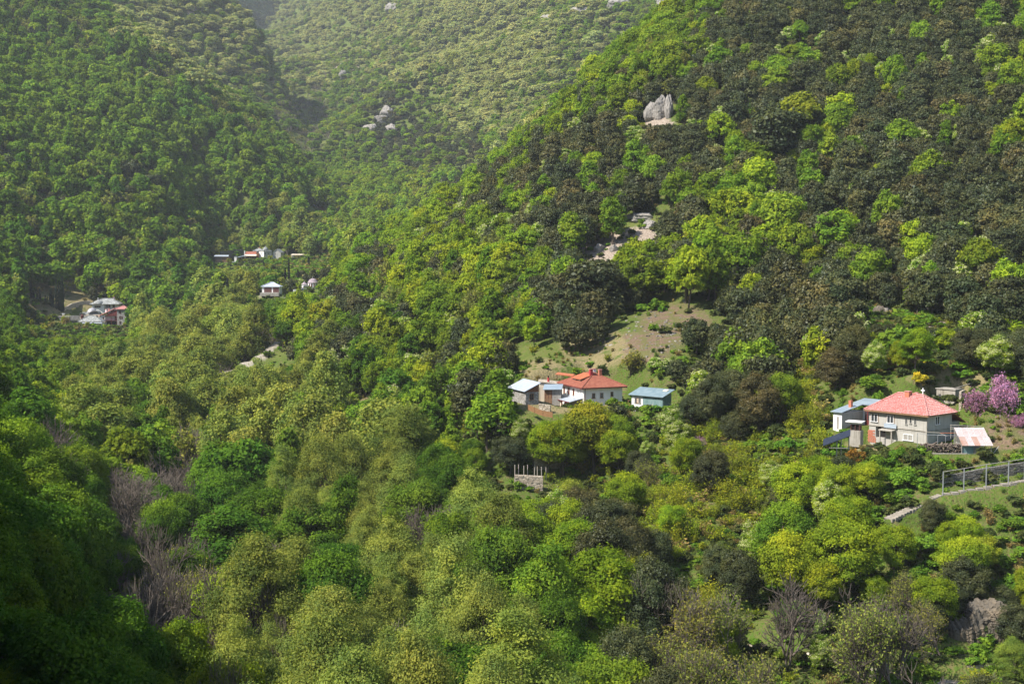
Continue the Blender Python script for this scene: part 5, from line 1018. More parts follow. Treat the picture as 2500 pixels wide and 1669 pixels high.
def chapel():
    d = 655; s = d / F / 7.83; Q = lambda zx, zy: pz(zx, zy, d, (500, 580)); o = Q(1960, 965); r = thing('domed_chapel', 'white chapel with a mauve dome and small turret above white terraces', 'chapel', o, 0)
    R_ = 95 * s; MB().lathe((R_, R_, -1.5), [(R_, 0), (R_, 1.5 + 100 * s)], 10).build('drum', 'plaster', r); MB().lathe((R_, R_, 100 * s), [(R_ + .25, 0), (R_ + .2, .25), (R_ * .97, .35), (R_ * .86, 1.0), (R_ * .6, 1.6), (R_ * .25, 1.95), (.02, 2.05)], 20).build('dome', 'mauve', r, True)
    for a in (-2.2, -1.75, -1.2, -.6): x, y = R_ + math.cos(a) * R_ * .97, R_ + math.sin(a) * R_ * .97; MB().box(x - .28, x + .28, y - .2, y + .1, .3, 2.0).build('arched_window', 'hutch', r)
    MB().bar((R_ - .1, R_, 100 * s + 2), (R_ - .1, R_, 100 * s + 2.9), .05, 5).build('cross', 'pvc', r)
    tx = -60 * s; tr = 58 * s; MB().lathe((tx, .6, -1.8), [(tr, 0), (tr, 1.8 + 70 * s)], 8).build('turret', 'plaster', r); MB().lathe((tx, .6, 70 * s), [(tr + .3, 0), (tr * .6, .55), (.06, 1.35)], 8).build('turret_roof', 'mauve', r); MB().bar((tx, .6, 70 * s + 1.3), (tx, .6, 70 * s + 2.0), .05, 5).build('turret_cross', 'metal', r)
    MB().box(tx - .3, tx + .7, -1.03, -.85, -.2, 1.0).build('turret_opening_shade', 'dark', r); block(r, tx + tr * .6, .4, .4, 2.5, -1.8, 1.0, 'plaster', 'link_wall')  # turret opening is a near-black panel standing in for shade
    for k, (x0, x1, zt, zb, dd, lab) in enumerate(((1850, 1995, 965, 1030, 652, 'upper white terrace block under the domed chapel'), (1842, 1932, 1040, 1115, 649, 'lower white terrace block under the domed chapel'), (1690, 1740, 1000, 1100, 648, 'narrow white pillar left of the chapel terraces'))):
        a = pz(x0, zb, dd, (500, 580)); r2 = thing('white_terrace', lab, 'wall', a, 0, 'white terraces of the chapel'); ss = dd / F / 7.83; block(r2, 0, (x1 - x0) * ss, 0, 1.6, -2, (zb - zt) * ss, 'plaster', 'block'); block(r2, -.1, (x1 - x0) * ss + .1, -.1, 1.7, (zb - zt) * ss + .002, (zb - zt) * ss + .15, 'pvc', 'coping')
    d = 755; s = d / F / 7.83; o = pz(1640, 752, d, (500, 580)); r = thing('red_hut', 'tiny red painted hut with a grey cone roof among cypresses', 'hut', o, 0); w = 85 * s; block(r, 0, w, 0, 2.2, -1.5, 60 * s, 'redpaint'); MB().lathe((w / 2, 1.1, 60 * s), [(w * .62, 0), (w * .3, .9), (.05, 1.9)], 10).build('roof', 'lead', r); MB().box(w * .15, w * .85, -.02, -.002, 20 * s, 36 * s).build('window_shelf', 'ochre', r)
    o = at(762, 510, 1072); r = thing('far_cottage', 'ochre cottage with grey roof in the woods at the valley head', 'house', o, .2); block(r, 0, 4.2, 0, 5, -2.5, 2.6, 'ochre'); block(r, 4.203, 9.5, 1.5, 5, -2.5, 2.0, 'wood', 'side_wing'); MB().slab([(-.5, -.5, 2.6), (10, .6, 2.4), (9.6, 5.5, 4.0), (-.2, 5.5, 4.2)], .25).build('roof', 'lead', r); window(r, (1.6, -.002, 1.2), 1.0, 1.2, 'x', -1, 'redwood', 1)
chapel()
def slope_things():
    g = hit(2246, 764); z = g.z; r = thing('hillside_box', 'small grey and white metal box on the slope above the pale rock', 'container', (g.x, g.y, z), -.6)
    MB().box(-1.0, .1, 0, 1.3, -1.0, 1.5).build('body', 'panel', r); MB().box(.105, 1.1, 0, 1.2, -1.0, 1.3).build('side_panel', 'zinc', r); MB().slab([(-1.1, -.2, 1.62), (1.2, -.2, 1.5), (1.2, 1.4, 1.9), (-1.1, 1.4, 1.9)], .1).build('lid', 'zinc', r)
    def put(name, lab, px, py, d, size, seed, mat='rock', strata=(0, 0, 1), lift=.0, rough=.6, n=4):
        g = hit(px, py); k = g.y / d; size = tuple(v * k for v in size); z = g.z + size[2] * (.5 if size[2] > 2.5 else .25)
        rock(name, lab, (g.x, g.y, z), size, seed, mat, strata, n, rough, 'rock outcrops on the slopes')
    put('rock_outcrop', 'widest grey rock spire high on the dark hillside', 1612, 290, 452, (3.4, 2.4, 5.6), 3, strata=(1, .2, .25)); put('rock_outcrop', 'right sharp rock spire high on the dark hillside', 1632, 285, 450, (1.8, 2, 5.8), 4, strata=(1, .2, .2)); put('rock_outcrop', 'left low rock of the spires on the dark hillside', 1590, 292, 453, (2.6, 2, 4.2), 5, strata=(1, .2, .3)); put('rock_outcrop', 'small rock tooth above the grey rock spires', 1604, 232, 468, (1.2, 1.5, 3.2), 6, strata=(1, .2, .3))
    put('rock_outcrop', 'layered grey rock ledge in the middle of the right hillside', 1572, 538, 384, (4.2, 2.6, 1.9), 7, strata=(.15, .1, 1)); put('rock_outcrop', 'lower block of the layered rock ledge', 1585, 556, 382, (2.4, 2, 1.7), 8, strata=(.15, .1, 1)); put('rock_outcrop', 'left shelf of the layered rock ledge', 1545, 532, 386, (2.4, 1.8, .9), 9, strata=(.1, .1, 1))
    put('rock_outcrop', 'broken pale rock at the top of the scree patch', 1478, 585, 392, (2.2, 1.6, 2.0), 10, strata=(1, .3, .6)); put('rock_outcrop', 'broken pale rock low in the scree patch', 1462, 612, 388, (2.0, 1.5, 1.7), 11, strata=(1, .3, .6)); put('rock_outcrop', 'narrow pale rock left in the scree patch', 1500, 615, 387, (1.6, 1.4, 1.9), 12, strata=(1, .3, .6))
    put('rock_outcrop', 'pale upright rock slab on the open slope at right', 2290, 765, 286, (1.3, 1.1, 3.0), 13, 'palestone', (1, .2, .2)); put('rock_outcrop', 'dark jagged rock left of the metal box', 2145, 768, 292, (1.6, 1.2, 1.5), 14, 'cliff', (1, 0, .5)); put('rock_outcrop', 'low dark rock right of the jagged one', 2168, 762, 293, (1.6, 1.2, .8), 15, 'rock', (.3, 0, 1))
    put('rock_outcrop', 'leaning narrow rock on the left of the dark hillside', 1515, 390, 468, (.9, 1.2, 2.8), 16, strata=(1, .2, .3)); put('rock_outcrop', 'small grey rock high on the hillside edge', 1500, 212, 522, (1.2, 1.2, 2.4), 17, strata=(1, .2, .3)); put('rock_outcrop', 'grey rock near the top of the hillside', 1836, 120, 505, (1.6, 1.3, 2.0), 18, strata=(1, .2, .3)); put('rock_outcrop', 'pale rock at the very top of the hillside', 1968, 48, 520, (1.6, 1.3, 2.4), 19, strata=(1, .2, .3)); put('rock_outcrop', 'flat grey stone lying on the bare brown slope', 1621, 812, 310, (.9, .6, .35), 20, strata=(0, 0, 1), lift=0); put('rock_outcrop', 'pale stone on the left of the bare brown slope', 1492, 845, 308, (.8, .6, .4), 25, strata=(0, 0, 1)); put('rock_outcrop', 'grey scree rock on the bank below the yellow tree', 1070, 980, 335, (1.6, 1.2, 1.2), 26, 'palestone', (1, 0, .6))
    for k, (px, py, d, sz, lab) in enumerate(((945, 285, 1480, (9, 8, 10), 'largest far grey crag above the dark wood of the valley head'), (905, 318, 1440, (9, 7, 7), 'left lower far crag of the valley head'), (955, 318, 1430, (8, 7, 6), 'right lower far crag of the valley head'), (930, 300, 1460, (8, 6, 7), 'middle far crag just below the largest one'), (845, 165, 2000, (10, 8, 9), 'far pale crag on the mountain track'), (835, 195, 1950, (6, 6, 12), 'far grey crag below the mountain track'), (960, 25, 2200, (14, 9, 12), 'far crag near the top edge of the valley head'), (1340, 55, 1700, (10, 8, 7), 'left far rock of the band under the skyline'), (1420, 35, 1650, (14, 9, 9), 'middle far rock of the band under the skyline'), (1520, 22, 1560, (16, 9, 9), 'big far rock of the band under the skyline'), (1625, 15, 1450, (12, 8, 14), 'right far rock of the band under the skyline'), (467, 8, 1660, (4, 4, 16), 'pale far rock streak at the top of the left mountain'))):
        g = hit(px, py, 900); sz = (sz[0] * 1.15, sz[1], sz[2] * .95); zz = g.z + sz[2] * .28; rock('far_crag', lab, (g.x, g.y, zz), sz, 70 + k, 'rock', (1, .2, .5), 4, .8, 'far crags of the mountain')
    for k, (px, py, d, sz, lab) in enumerate(((2345, 1560, 177.6, (2.6, 1.7, 3.2), 'left dark pillar of the shaded cliff'), (2385, 1545, 178.2, (3.0, 1.9, 3.8), 'middle face of the shaded cliff'), (2432, 1555, 177.6, (2.6, 1.7, 3.3), 'right sunlit pillar of the shaded cliff'), (2372, 1605, 176.0, (3.4, 1.5, 1.5), 'overhanging foot of the shaded cliff'), (2405, 1500, 179.5, (3.6, 2.2, 2.2), 'broad dark brow of the shaded cliff'))):
        g = at(px, py, d); rock('cliff_rock', lab, g, sz, 90 + k, 'cliff', (1, .35, .1) if k != 3 else (.2, .2, 1), 5, 1.5, 'rocks of the shaded cliff')
    g = at(2385, 1628, 171.5); r = thing('stone_trough', 'pale stone trough at the foot of the shaded cliff', 'trough', (g.x, g.y, g.z), .1); MB().box(-1.4, 1.4, -.4, -.3, -.6, .35).box(-1.4, 1.4, .3, .4, -.6, .35).box(-1.4, -1.3, -.298, .298, -.6, .35).box(1.3, 1.4, -.298, .298, -.6, .35).box(-1.298, 1.298, -.298, .298, -.6, .1).build('basin', 'palestone', r)
    for k, (px, py, d) in enumerate(((1950, 1600, 176.5), (1968, 1606, 176.2), (1985, 1604, 176))):
        g = at(px, py, d); rock('rubble_heap', ['left heap of orange rubble beside the gravel road', 'middle heap of orange rubble beside the gravel road', 'right heap of orange rubble beside the gravel road'][k], (g.x, g.y, ground(g.x, g.y) + .25), (.9, .7, .6), 110 + k, 'ochre', (.3, .2, 1), 3, .9, 'rubble heaps by the road')
slope_things()
def rubble():
    rs = random.Random(12); m = MB()
    for i in range(240):
        g = hit(rs.gauss(1610, 62), rs.gauss(815, 34), 200)
        if not 285 < g.y < 345: continue
        s = rs.uniform(.08, .42); a = rs.uniform(0, 3.14); p = []
        for z in (-.4, 1):
            for k in range(4): t = a + k * 1.571 + rs.uniform(-.4, .4); p.append((g.x + math.cos(t) * s * rs.uniform(.7, 1.3), g.y + math.sin(t) * s * rs.uniform(.7, 1.3), g.z + z * s * .7))
        m.hexa(p)
    o = m.build('rubble', 'rock'); o['kind'] = 'stuff'; o['label'] = 'loose stones strewn over the bare brown slope'
rubble()
# ------------------------------------------------------------------ what grows where
# species of the wood, read off the photograph cell by cell and kept as a map over the land
MAP = ["gggnnnnnnnnnnnnhhmddddmdm", "ggggnnhnhnnnnnhhhddddmddm", "gggggggbhdhnnhmddddmmdddm", "gggggggbhdddhdddmmddmdddm", "gggggggghhlmdmmmdlmdmdddd",
       "gggggggphllmmdmsmlldmdddd", "GggGGppslmllllmdlldmdmddd", "GssGGpGlmllllddsoddmdssdm", "GggpppblmGlmoooosddmdssdm", "GgpppbppslslsolsddmyoooSs".replace('S', 's'),
       "GgpGppppggggdslsmysysooco", "GbggbGppppGgolysyyyssccco", "GGbbGGGppppppldyyyysmsccc", "GGGbbbGpppbbllddysmsllsss", "GGbbbbbGGppGpGldsBmssslss",
       "GGGbblbppppppGldBsBBsBsls", "sGGGllpppppppGldBBsBsBsls"]
SPECIES = {   # object name, category, label words, mesh kinds, colour
 'fresh': ('broadleaf_tree', 'tree', 'fresh green broadleaf tree', ('broad', 'tall'), (.145, .238, .024)),
 'deep': ('broadleaf_tree', 'tree', 'deep green full crowned broadleaf tree', ('broad', 'tall'), (.085, .168, .020)),
 'lime': ('broadleaf_tree', 'tree', 'bright lime green broadleaf tree', ('broad', 'ash0'), (.205, .292, .022)),
 'pale': ('poplar_tree', 'tree', 'pale olive green fine leaved tree', ('pale',), (.20, .252, .056)),
 'bud': ('budding_tree', 'tree', 'half bare tree with sparse olive spring leaves', ('bud',), (.225, .255, .055)),
 'bare': ('bare_tree', 'tree', 'leafless grey brown tree with fine twigs', ('bare',), (.1, .1, .1)),
 'oak': ('evergreen_oak', 'tree', 'dark evergreen oak', ('oak',), (.055, .069, .026)),
 'brown': ('evergreen_oak', 'tree', 'brownish evergreen oak', ('oak',), (.084, .086, .030)),
 'ash': ('flowering_ash', 'tree', 'light green tree with cream blossom', ('ash',), (.19, .31, .028)),
 'bush': ('green_bush', 'bush', 'rounded fresh green bush', ('bush',), (.135, .245, .028)),
 'dbush': ('green_bush', 'bush', 'dull dark green bush', ('bush',), (.080, .105, .034)),
 'thicket': ('willow_bush', 'bush', 'yellow green twiggy bush', ('thicket',), (.235, .285, .024)),
 'far': ('budding_tree', 'tree', 'olive brown tree just coming into leaf', ('broad',), (.30, .335, .125)),
 'judas': ('judas_tree', 'tree', 'pink blossoming tree', ('judas',), (.46, .235, .41)),
 'cypress': ('cypress_tree', 'tree', 'narrow dark cypress', ('cypress',), (.022, .036, .016)),
 'broom': ('broom_bush', 'bush', 'yellow blossoming broom bush', ('bush',), (.50, .44, .035)),
 'orange': ('green_bush', 'bush', 'rusty orange leaved bush', ('bush',), (.20, .12, .025)),
 'grey': ('green_bush', 'bush', 'silvery grey green bush', ('bush',), (.17, .20, .13)),
}
CELL = {'g': (('fresh', .60), ('deep', .13), ('bud', .13), ('oak', .10), ('lime', .04)), 'G': (('deep', .72), ('fresh', .2), ('bud', .08)),
        'l': (('lime', .36), ('fresh', .34), ('bud', .14), ('ash', .07), ('oak', .09)), 'p': (('pale', .74), ('fresh', .08), ('deep', .08), ('bud', .10)),
        'd': (('oak', .63), ('brown', .15), ('lime', .05), ('ash', .12), ('fresh', .05)), 'B': (('bud', .72), ('bare', .13), ('bush', .15)), 'm': (('oak', .42), ('brown', .10), ('lime', .18), ('ash', .16), ('fresh', .14)),
        'b': (('bare', .62), ('bud', .28), ('deep', .10)), 'y': (('thicket', .78), ('bush', .12), ('dbush', .10)), 'o': (('bush', .45), ('dbush', .4), ('thicket', .15)),
        's': (('bush', .32), ('dbush', .24), ('lime', .12), ('oak', .13), ('bud', .11), ('ash', .08)), 'h': (('fresh', .62), ('lime', .18), ('bud', .14), ('oak', .06)), 'n': (('far', .60), ('pale', .10), ('fresh', .23), ('oak', .07)), 'c': (('bush', .55), ('dbush', .2), ('thicket', .15), ('lime', .1))}
KEEP_OUT = []                    # (x, y, radius): houses, yards, walls and open ground
rng = np.random.RandomState(4)
def cell_of(px, py):
    c = int(min(24, max(0, px // 100))); r = int(min(16, max(0, py // 100)))
    return MAP[r][c]
class Plant:
    pass
PLANTS = []
def lod_of(d): return 0 if d < 265 else 1 if d < 640 else 2
def plant(sp, x, y, s, z=None, hero=None, rs=rng, variant=None):
    p = Plant(); kinds = SPECIES[sp][3]; k = kinds[0] if rs.rand() < .72 or len(kinds) == 1 else kinds[1]
    lod = lod_of(math.hypot(x, y))
    if k == 'ash0': k = 'ash' if False else 'broad'
    L = PROTO[k, lod] or PROTO[k, 1]; p.proto = L[variant % len(L) if variant is not None else rs.randint(len(L))]
    p.sp, p.x, p.y, p.s, p.rz, p.hero, p.z = sp, x, y, s, rs.uniform(0, 6.283), hero, z
    PLANTS.append(p); return p
def scatter():
    # jittered rings: spacing grows with distance
    d = 92.0
    cand = []
    while d < 3300:
        sp = 5.3 if d < 330 else 4.8 if d < 620 else 7.2 if d < 1150 else 6.6 + (d - 1150) * .0012 + (d - 1250) * .002
        n = int(0.96 * d / sp)
        u = -0.44 + 0.96 * (np.arange(n) + rng.uniform(-.42, .42, n)) / n
        dd = d + rng.uniform(-.42, .42, n) * sp
        cand.append(np.stack([u * dd, dd], -1)); d += sp
    X = np.concatenate(cand); z = height(X[:, 0], X[:, 1])
    # drop what a nearer slope hides completely
    az = np.round((X[:, 0] / X[:, 1] + .5) * 700).astype(int); ok = np.ones(len(X), bool)
    rr = np.geomspace(60, 3400, 360); uu = (np.arange(0, 740) / 700) - .5
    gx = (uu[:, None] * rr[None]); gy = np.broadcast_to(rr[None], gx.shape)
    T = np.maximum.accumulate((height(gx.ravel(), gy.ravel()).reshape(gx.shape) / gy), axis=1)
    ri = np.clip(np.searchsorted(rr, X[:, 1] * .985) - 1, 0, len(rr) - 1)
    ok = (z + 13) / X[:, 1] > T[np.clip(az, 0, 739), ri] - .002
    px, py = pix(X[:, 0], X[:, 1], z + 5)
    ok &= (py > -260) & (py < 2150)
    # stay off the steep unseen flank below the camera
    for (x, y), zz, a, b in zip(X[ok], z[ok], px[ok], py[ok]):
        c = cell_of(a + rng.normal() * 34, b + rng.normal() * 30)
        q = rng.rand(); table = CELL[c]
        if c in 'nhg' and y > 560: q = .6 * q + .4 * float(np.clip(1.8 * vnoise(np.array([x / 75.]), np.array([y / 75.]), 31)[0] - .4, 0, .999))
        for sp, w in table:
            q -= w
            if q <= 0: break
        if zz > -30 and y < 150 and a < 420 and rng.rand() < .5: continue
        blocked = False
        big = SPECIES[sp][1] == 'tree'
        for kx, ky, kr in KEEP_OUT:
            if math.hypot(x - kx, y - ky) < kr + (2.5 if big else 0): blocked = True; break
        if blocked or (big and any(math.hypot(x - kx, y - ky) < kr for kx, ky, kr in KEEP_TREES)): continue
        if y < 640 and any(math.hypot(x - kx, y - ky) < kr and rng.rand() < q for kx, ky, kr, q in SPARSE): continue
        if y < 620:
            dens = {'thicket': 1.0, 'bush': .9}.get(sp, 1.0)
            if c == 'o' and rng.rand() > .22: continue
            if c == 'p' and rng.rand() > .62: continue
            if c in 'Gbg' and y < 420 and rng.rand() > .72: continue
            if c == 'l' and rng.rand() > .86: continue
        s = rng.uniform(.62, 1.3)
        if sp in ('oak', 'brown'): s *= .76 if y > 300 else .78
        if sp in ('fresh', 'deep', 'lime'): s *= .74 if 280 < y < 620 else .82
        if sp == 'lime' and c in 'md': s *= .72
        if sp == 'ash': s *= .66
        if sp == 'bud': s *= .85
        if c == 'o': s *= .55
        if c in 'sc' and big: s *= .66
        if 620 < y < 1150: s *= 1.12
        sz = s
        if y > 1150: s, sz = s * rng.uniform(.7, 1.3), s * rng.uniform(.5, .85)
        if sp in ('bush', 'dbush', 'thicket'): s *= 1.15
        p = plant(sp, x, y, s); p.s = (s, sz) if sz != s else s; h = p.proto.H * sz; w = p.proto.W * s * .5
        a0, b0 = pix(x, y, zz + h); a1, b1 = pix(x, y, zz); r = w * F / y
        fit = 1.0
        for l, rr_, t, bt, D in PROTECT:
            if D == 166 and sp in ('bare', 'bud'): continue
            if y < D and a0 + r > l and a0 - r < rr_ and b1 > t and b0 - 3 < bt:
                fit = min(fit, (b1 - bt - 2) / max(b1 - b0, 1) if b1 > bt + 4 else 0)
        if fit < .28: PLANTS.pop()
        elif fit < 1: p.s = (s * max(fit, .55), sz * fit)
SPECIES['gold'] = ('broadleaf_tree', 'tree', 'yellow green broadleaf tree', ('broad',), (.225, .28, .028))
SPECIES['soft'] = ('poplar_tree', 'tree', 'soft light green fine leaved tree', ('pale',), (.235, .305, .055))
KEEP_OUT += [(*loc(O1, RZ1, -5.4, 3.6)[:2], 8.0), (*loc(O1, RZ1, -13.5, 1)[:2], 5.0), (*at(2300, 1090, 217)[:2], 5.5), (*at(2395, 1100, 215.5)[:2], 4.5), (*at(2330, 985, 239.5)[:2], 3.5), (*loc(O2, RZ2, -5.5, 3)[:2], 9.0), (*loc(O2, RZ2, -6, -5)[:2], 5.5),
             (*loc(OS, RZ2, -4.4, 1.3)[:2], 5.5), (*loc(O3, RZ3, -3.7, 1.5)[:2], 5.5), (*at(260, 780, 690)[:2], 16), (*at(205, 795, 675)[:2], 11), (*at(140, 785, 678)[:2], 9), (*at(600, 632, 903)[:2], 24), (*at(700, 632, 903)[:2], 8), (*at(545, 632, 900)[:2], 12),
             (*at(660, 714, 635)[:2], 7), (*at(755, 703, 656)[:2], 6), (*at(1340, 990, 274)[:2], 6)]
KEEP_TREES = [(*at(1236, 1190, 249)[:2], 7), (*at(1290, 1215, 245)[:2], 5)]
for pts, hw, sh in ROADS:
    for a, b in zip(pts[:-1], pts[1:]):
        k = max(1, int((b - a).length / 2.2))
        for i in range(k + 1): q = a + (b - a) * (i / k); KEEP_OUT.append((q.x, q.y, hw + (.25 if hw > 1 else .75))); KEEP_OUT.append((q.x, q.y - (1.4 if hw < 1 else 0), hw + .3))
SPARSE = [(*at(1640, 800, 315)[:2], 15, .75), (*at(1560, 850, 303)[:2], 11, .6), (*at(1330, 905, 300)[:2], 9, .6), (*at(205, 712, 712)[:2], 21, .9), (*at(160, 715, 715)[:2], 12, .9), (*at(105, 735, 725)[:2], 22, .95), (*at(60, 705, 740)[:2], 14, .9), (*at(900, 985, 345)[:2], 7, .8), (*at(1480, 600, 388)[:2], 9, .9)]
for cx, cy_, r in ((1640, 800, 13), (1560, 850, 8), (1330, 905, 6)):
    g = at(cx, cy_, {1640: 315, 1560: 303, 1330: 300}[cx]); KEEP_OUT.append((g.x, g.y, 1e-3))
HEROES = [   # species, column of the foot, row of the top, depth, crown width in the picture, label
 ('gold', 1455, 985, 250, 142, 'large yellow green tree standing in front of the white house'), ('lime', 1370, 1035, 250, 90, 'lime green tree crowding the left side of the large yellow green tree'), ('soft', 1392, 1168, 238, 105, 'pale green tree just right of the lowest terrace wall'),
 ('oak', 1222, 1000, 268, 78, 'dark evergreen left of the orange net below the stone shed'), ('oak', 1505, 985, 262, 60, 'dark evergreen right of the large yellow green tree by the house'), ('bud', 1540, 850, 276, 60, 'thin half bare tree at the right corner of the white house'),
 ('oak', 1490, 1228, 196, 108, 'right one of the two tall dark evergreens in the valley'), ('oak', 1425, 1245, 193, 100, 'left one of the two tall dark evergreens in the valley'), ('oak', 1590, 1300, 190, 90, 'dark evergreen right of the two tall valley evergreens'), ('bud', 1475, 1320, 180, 130, 'olive brown half bare tree below the two tall dark evergreens'),
 ('bare', 510, 1325, 148, 215, 'biggest leafless tree with grey branching crown at lower left'), ('bare', 620, 1390, 146, 190, 'leafless tree just right of the biggest leafless tree'), ('bare', 385, 1275, 165, 190, 'leafless tree up left of the biggest leafless tree'), ('bare', 330, 1400, 140, 180, 'leafless tree low left of the biggest leafless tree'), ('bare', 690, 1470, 138, 150, 'leafless tree beside the dome shaped deep green tree'),
 ('bud', 590, 1585, 118, 200, 'olive green budding tree at the bottom edge under the leafless trees'), ('deep', 800, 1352, 148, 190, 'dome shaped deep green tree in the valley bottom'), ('deep', 560, 1225, 185, 190, 'spreading deep green tree above the biggest leafless tree'), ('deep', 545, 1090, 225, 150, 'deep green tree in the valley between shade and sun'),
 ('soft', 1285, 1490, 126, 300, 'broad light green tree at the bottom centre edge'), ('soft', 1020, 1540, 130, 150, 'light green tree left of the broad bottom centre tree'), ('soft', 860, 1580, 124, 180, 'light green tree at the bottom edge below the dome shaped tree'), ('deep', 1110, 1440, 148, 110, 'deep green tree above the broad bottom centre tree'),
 ('lime', 1495, 1392, 158, 115, 'bright green upright tree with bare lower trunk at bottom centre'), ('lime', 1640, 1230, 200, 70, 'small lime tree at the foot of the yellow green thicket'), ('oak', 1580, 1470, 158, 90, 'dark evergreen right of the bright green upright tree'), ('oak', 1640, 1500, 160, 90, 'dark evergreen beside the start of the gravel road'),
 ('lime', 711, 745, 468, 66, 'bright green round tree beside the upper end of the dirt track'), ('gold', 790, 735, 480, 72, 'yellow green tree right of the bright tree by the dirt track'), ('deep', 640, 765, 500, 55, 'deep green tree left of the bright tree by the dirt track'), ('soft', 515, 742, 560, 110, 'pale yellow green wide tree left of the dirt track'),
 ('gold', 1960, 225, 430, 100, 'golden green tree high on the dark hillside'), ('gold', 1880, 250, 425, 60, 'golden green tree left of the golden one high on the hillside'), ('lime', 2060, 230, 425, 75, 'lime green tree right of the golden one high on the hillside'), ('oak', 1885, 262, 412, 120, 'large rounded dark evergreen below the golden tree on the hillside'), ('lime', 2465, 290, 385, 90, 'big lime green tree at the right edge of the hillside'),
 ('lime', 1850, 385, 390, 100, 'lime green tree in the middle of the dark hillside'), ('fresh', 1900, 470, 378, 110, 'wide fresh green tree in the middle of the dark hillside'), ('lime', 1780, 455, 385, 95, 'fresh green tree right of the layered rock ledge'), ('gold', 1722, 530, 372, 85, 'yellow green tree below the rock ledge on its right'), ('lime', 1775, 640, 345, 60, 'lime tree with cream tips above the bare brown slope'),
 ('oak', 1325, 675, 348, 75, 'tall dark evergreen at the left of the trio above the white house'), ('oak', 1450, 630, 345, 125, 'tallest broad dark evergreen above the white house'), ('lime', 1512, 620, 350, 45, 'narrow vivid green tree between dark evergreens above the bare slope'), ('fresh', 1580, 630, 345, 95, 'fresh green tree right of the narrow vivid green tree'), ('oak', 1390, 760, 325, 80, 'dark evergreen left of the bare brown slope'),
 ('oak', 1700, 770, 300, 80, 'dark evergreen at the right edge of the bare brown slope'), ('oak', 1760, 820, 285, 95, 'dark evergreen up right of the blue green shed'), ('oak', 1850, 830, 280, 90, 'dark evergreen between the blue green shed and the grey house'), ('ash', 1600, 868, 292, 36, 'slim cream flowering tree behind the blue green shed'),
 ('judas', 2385, 948, 226, 60, 'pink blossoming tree behind the rusty shed with spreading branches'), ('judas', 2458, 912, 237, 92, 'largest pink blossoming tree at the right edge above the rusty shed'), ('judas', 2492, 1005, 222, 45, 'pink blossoming tree at the right edge beside the rusty shed'), ('judas', 1702, 1062, 240, 42, 'pale pink bush tree right below the blue green shed'), ('judas', 1750, 1150, 222, 40, 'small pink tree in the yellow green thicket'), ('judas', 2215, 845, 262, 40, 'small pink tree behind the rusty orange bush'), ('judas', 45, 690, 640, 20, 'tiny pink tree at the far left above the stone houses'),
 ('broom', 2245, 903, 246, 40, 'yellow broom bush above the ridge of the grey house'), ('broom', 2268, 876, 258, 27, 'yellow broom bush higher on the slope behind the grey house'), ('broom', 2296, 918, 246, 22, 'yellow broom bush just left of the concrete water tank'), ('orange', 2178, 850, 262, 62, 'rusty orange bush above the grey house'), ('bush', 2182, 795, 285, 72, 'big fresh green round bush on the slope above the grey house'),
 ('bush', 2130, 915, 246, 60, 'green bush behind the annex roof'), ('bush', 2165, 925, 243, 60, 'green bush behind the left end of the red ridge'), ('lime', 2120, 1122, 208, 90, 'bright green tree below the grey house'), ('lime', 2075, 1205, 198, 120, 'bright green layered tree left of the stone stairway'), ('oak', 2045, 1245, 194, 62, 'dark evergreen left of the bright layered tree'), ('oak', 2278, 1216, 199, 62, 'dark evergreen bush between the two flights of stone stairs'),
 ('dbush', 2150, 1088, 216, 60, 'olive bush against the foot of the grey house'), ('bush', 2195, 1086, 215, 50, 'green bush before the basement of the grey house'), ('dbush', 2232, 1086, 214, 50, 'dark bush left of the firewood pile'), ('grey', 2062, 1118, 216, 55, 'silver grey bush under the sloping dark panel'), ('orange', 2090, 1090, 217, 55, 'brownish bush right of the sloping dark panel'), ('bush', 2070, 1040, 226, 38, 'green bush before the annex wall'),
 ('gold', 1005, 948, 346, 88, 'yellow green tree on the bank left of the white house'), ('deep', 1035, 1128, 272, 82, 'round deep green tree in the valley below the bank'), ('oak', 925, 470 + 60, 590, 40, 'dark evergreen at the foot of the spur crest'), ('bare', 1140, 440, 560, 46, 'leafless grey tree on the crest of the spur'), ('lime', 1065, 565, 520, 50, 'bright round green tree below the leafless tree on the spur'),
 ('oak', 2325, 1425, 181, 80, 'dark evergreen on top of the shaded cliff at its left'), ('oak', 2268, 1450, 175, 85, 'dark evergreen added left in front of the cliff to shade it'), ('dbush', 2395, 1440, 179, 70, 'dark bush hanging over the middle of the shaded cliff'), ('oak', 2455, 1430, 181, 70, 'dark evergreen on top of the shaded cliff at its right'), ('dbush', 2360, 1455, 178, 50, 'dull bush on the brow of the shaded cliff'), ('bush', 2420, 1640, 168, 70, 'green bush at the foot of the shaded cliff'),  # oak left in front is added to cast shade on the cliff
 ('lime', 2130, 1400, 178, 70, 'lime tree up left of the shaded cliff'), ('lime', 2365, 1255, 184, 75, 'bright green tree below the stone path at right'), ('gold', 2395, 1300, 180, 80, 'yellow green tree above the shaded cliff'), ('soft', 2480, 1540, 158, 90, 'yellow green tree right of the shaded cliff at the corner'), ('bush', 2240, 1600, 158, 100, 'bright green bush at the bottom edge below the cliff'),
 ('grey', 60, 1568, 62, 150, 'grey leaved shrub top poking into the lower left corner'), ('deep', 70, 1130, 180, 150, 'deep green tree at the left edge in the shaded wood'), ('deep', 130, 1175, 150, 160, 'large deep green tree catching light at the left'), ('lime', 170, 1360, 132, 110, 'lit green tree in the dark lower left wood'), ('lime', 20, 1450, 118, 120, 'lit green tree at the lower left edge'),
]
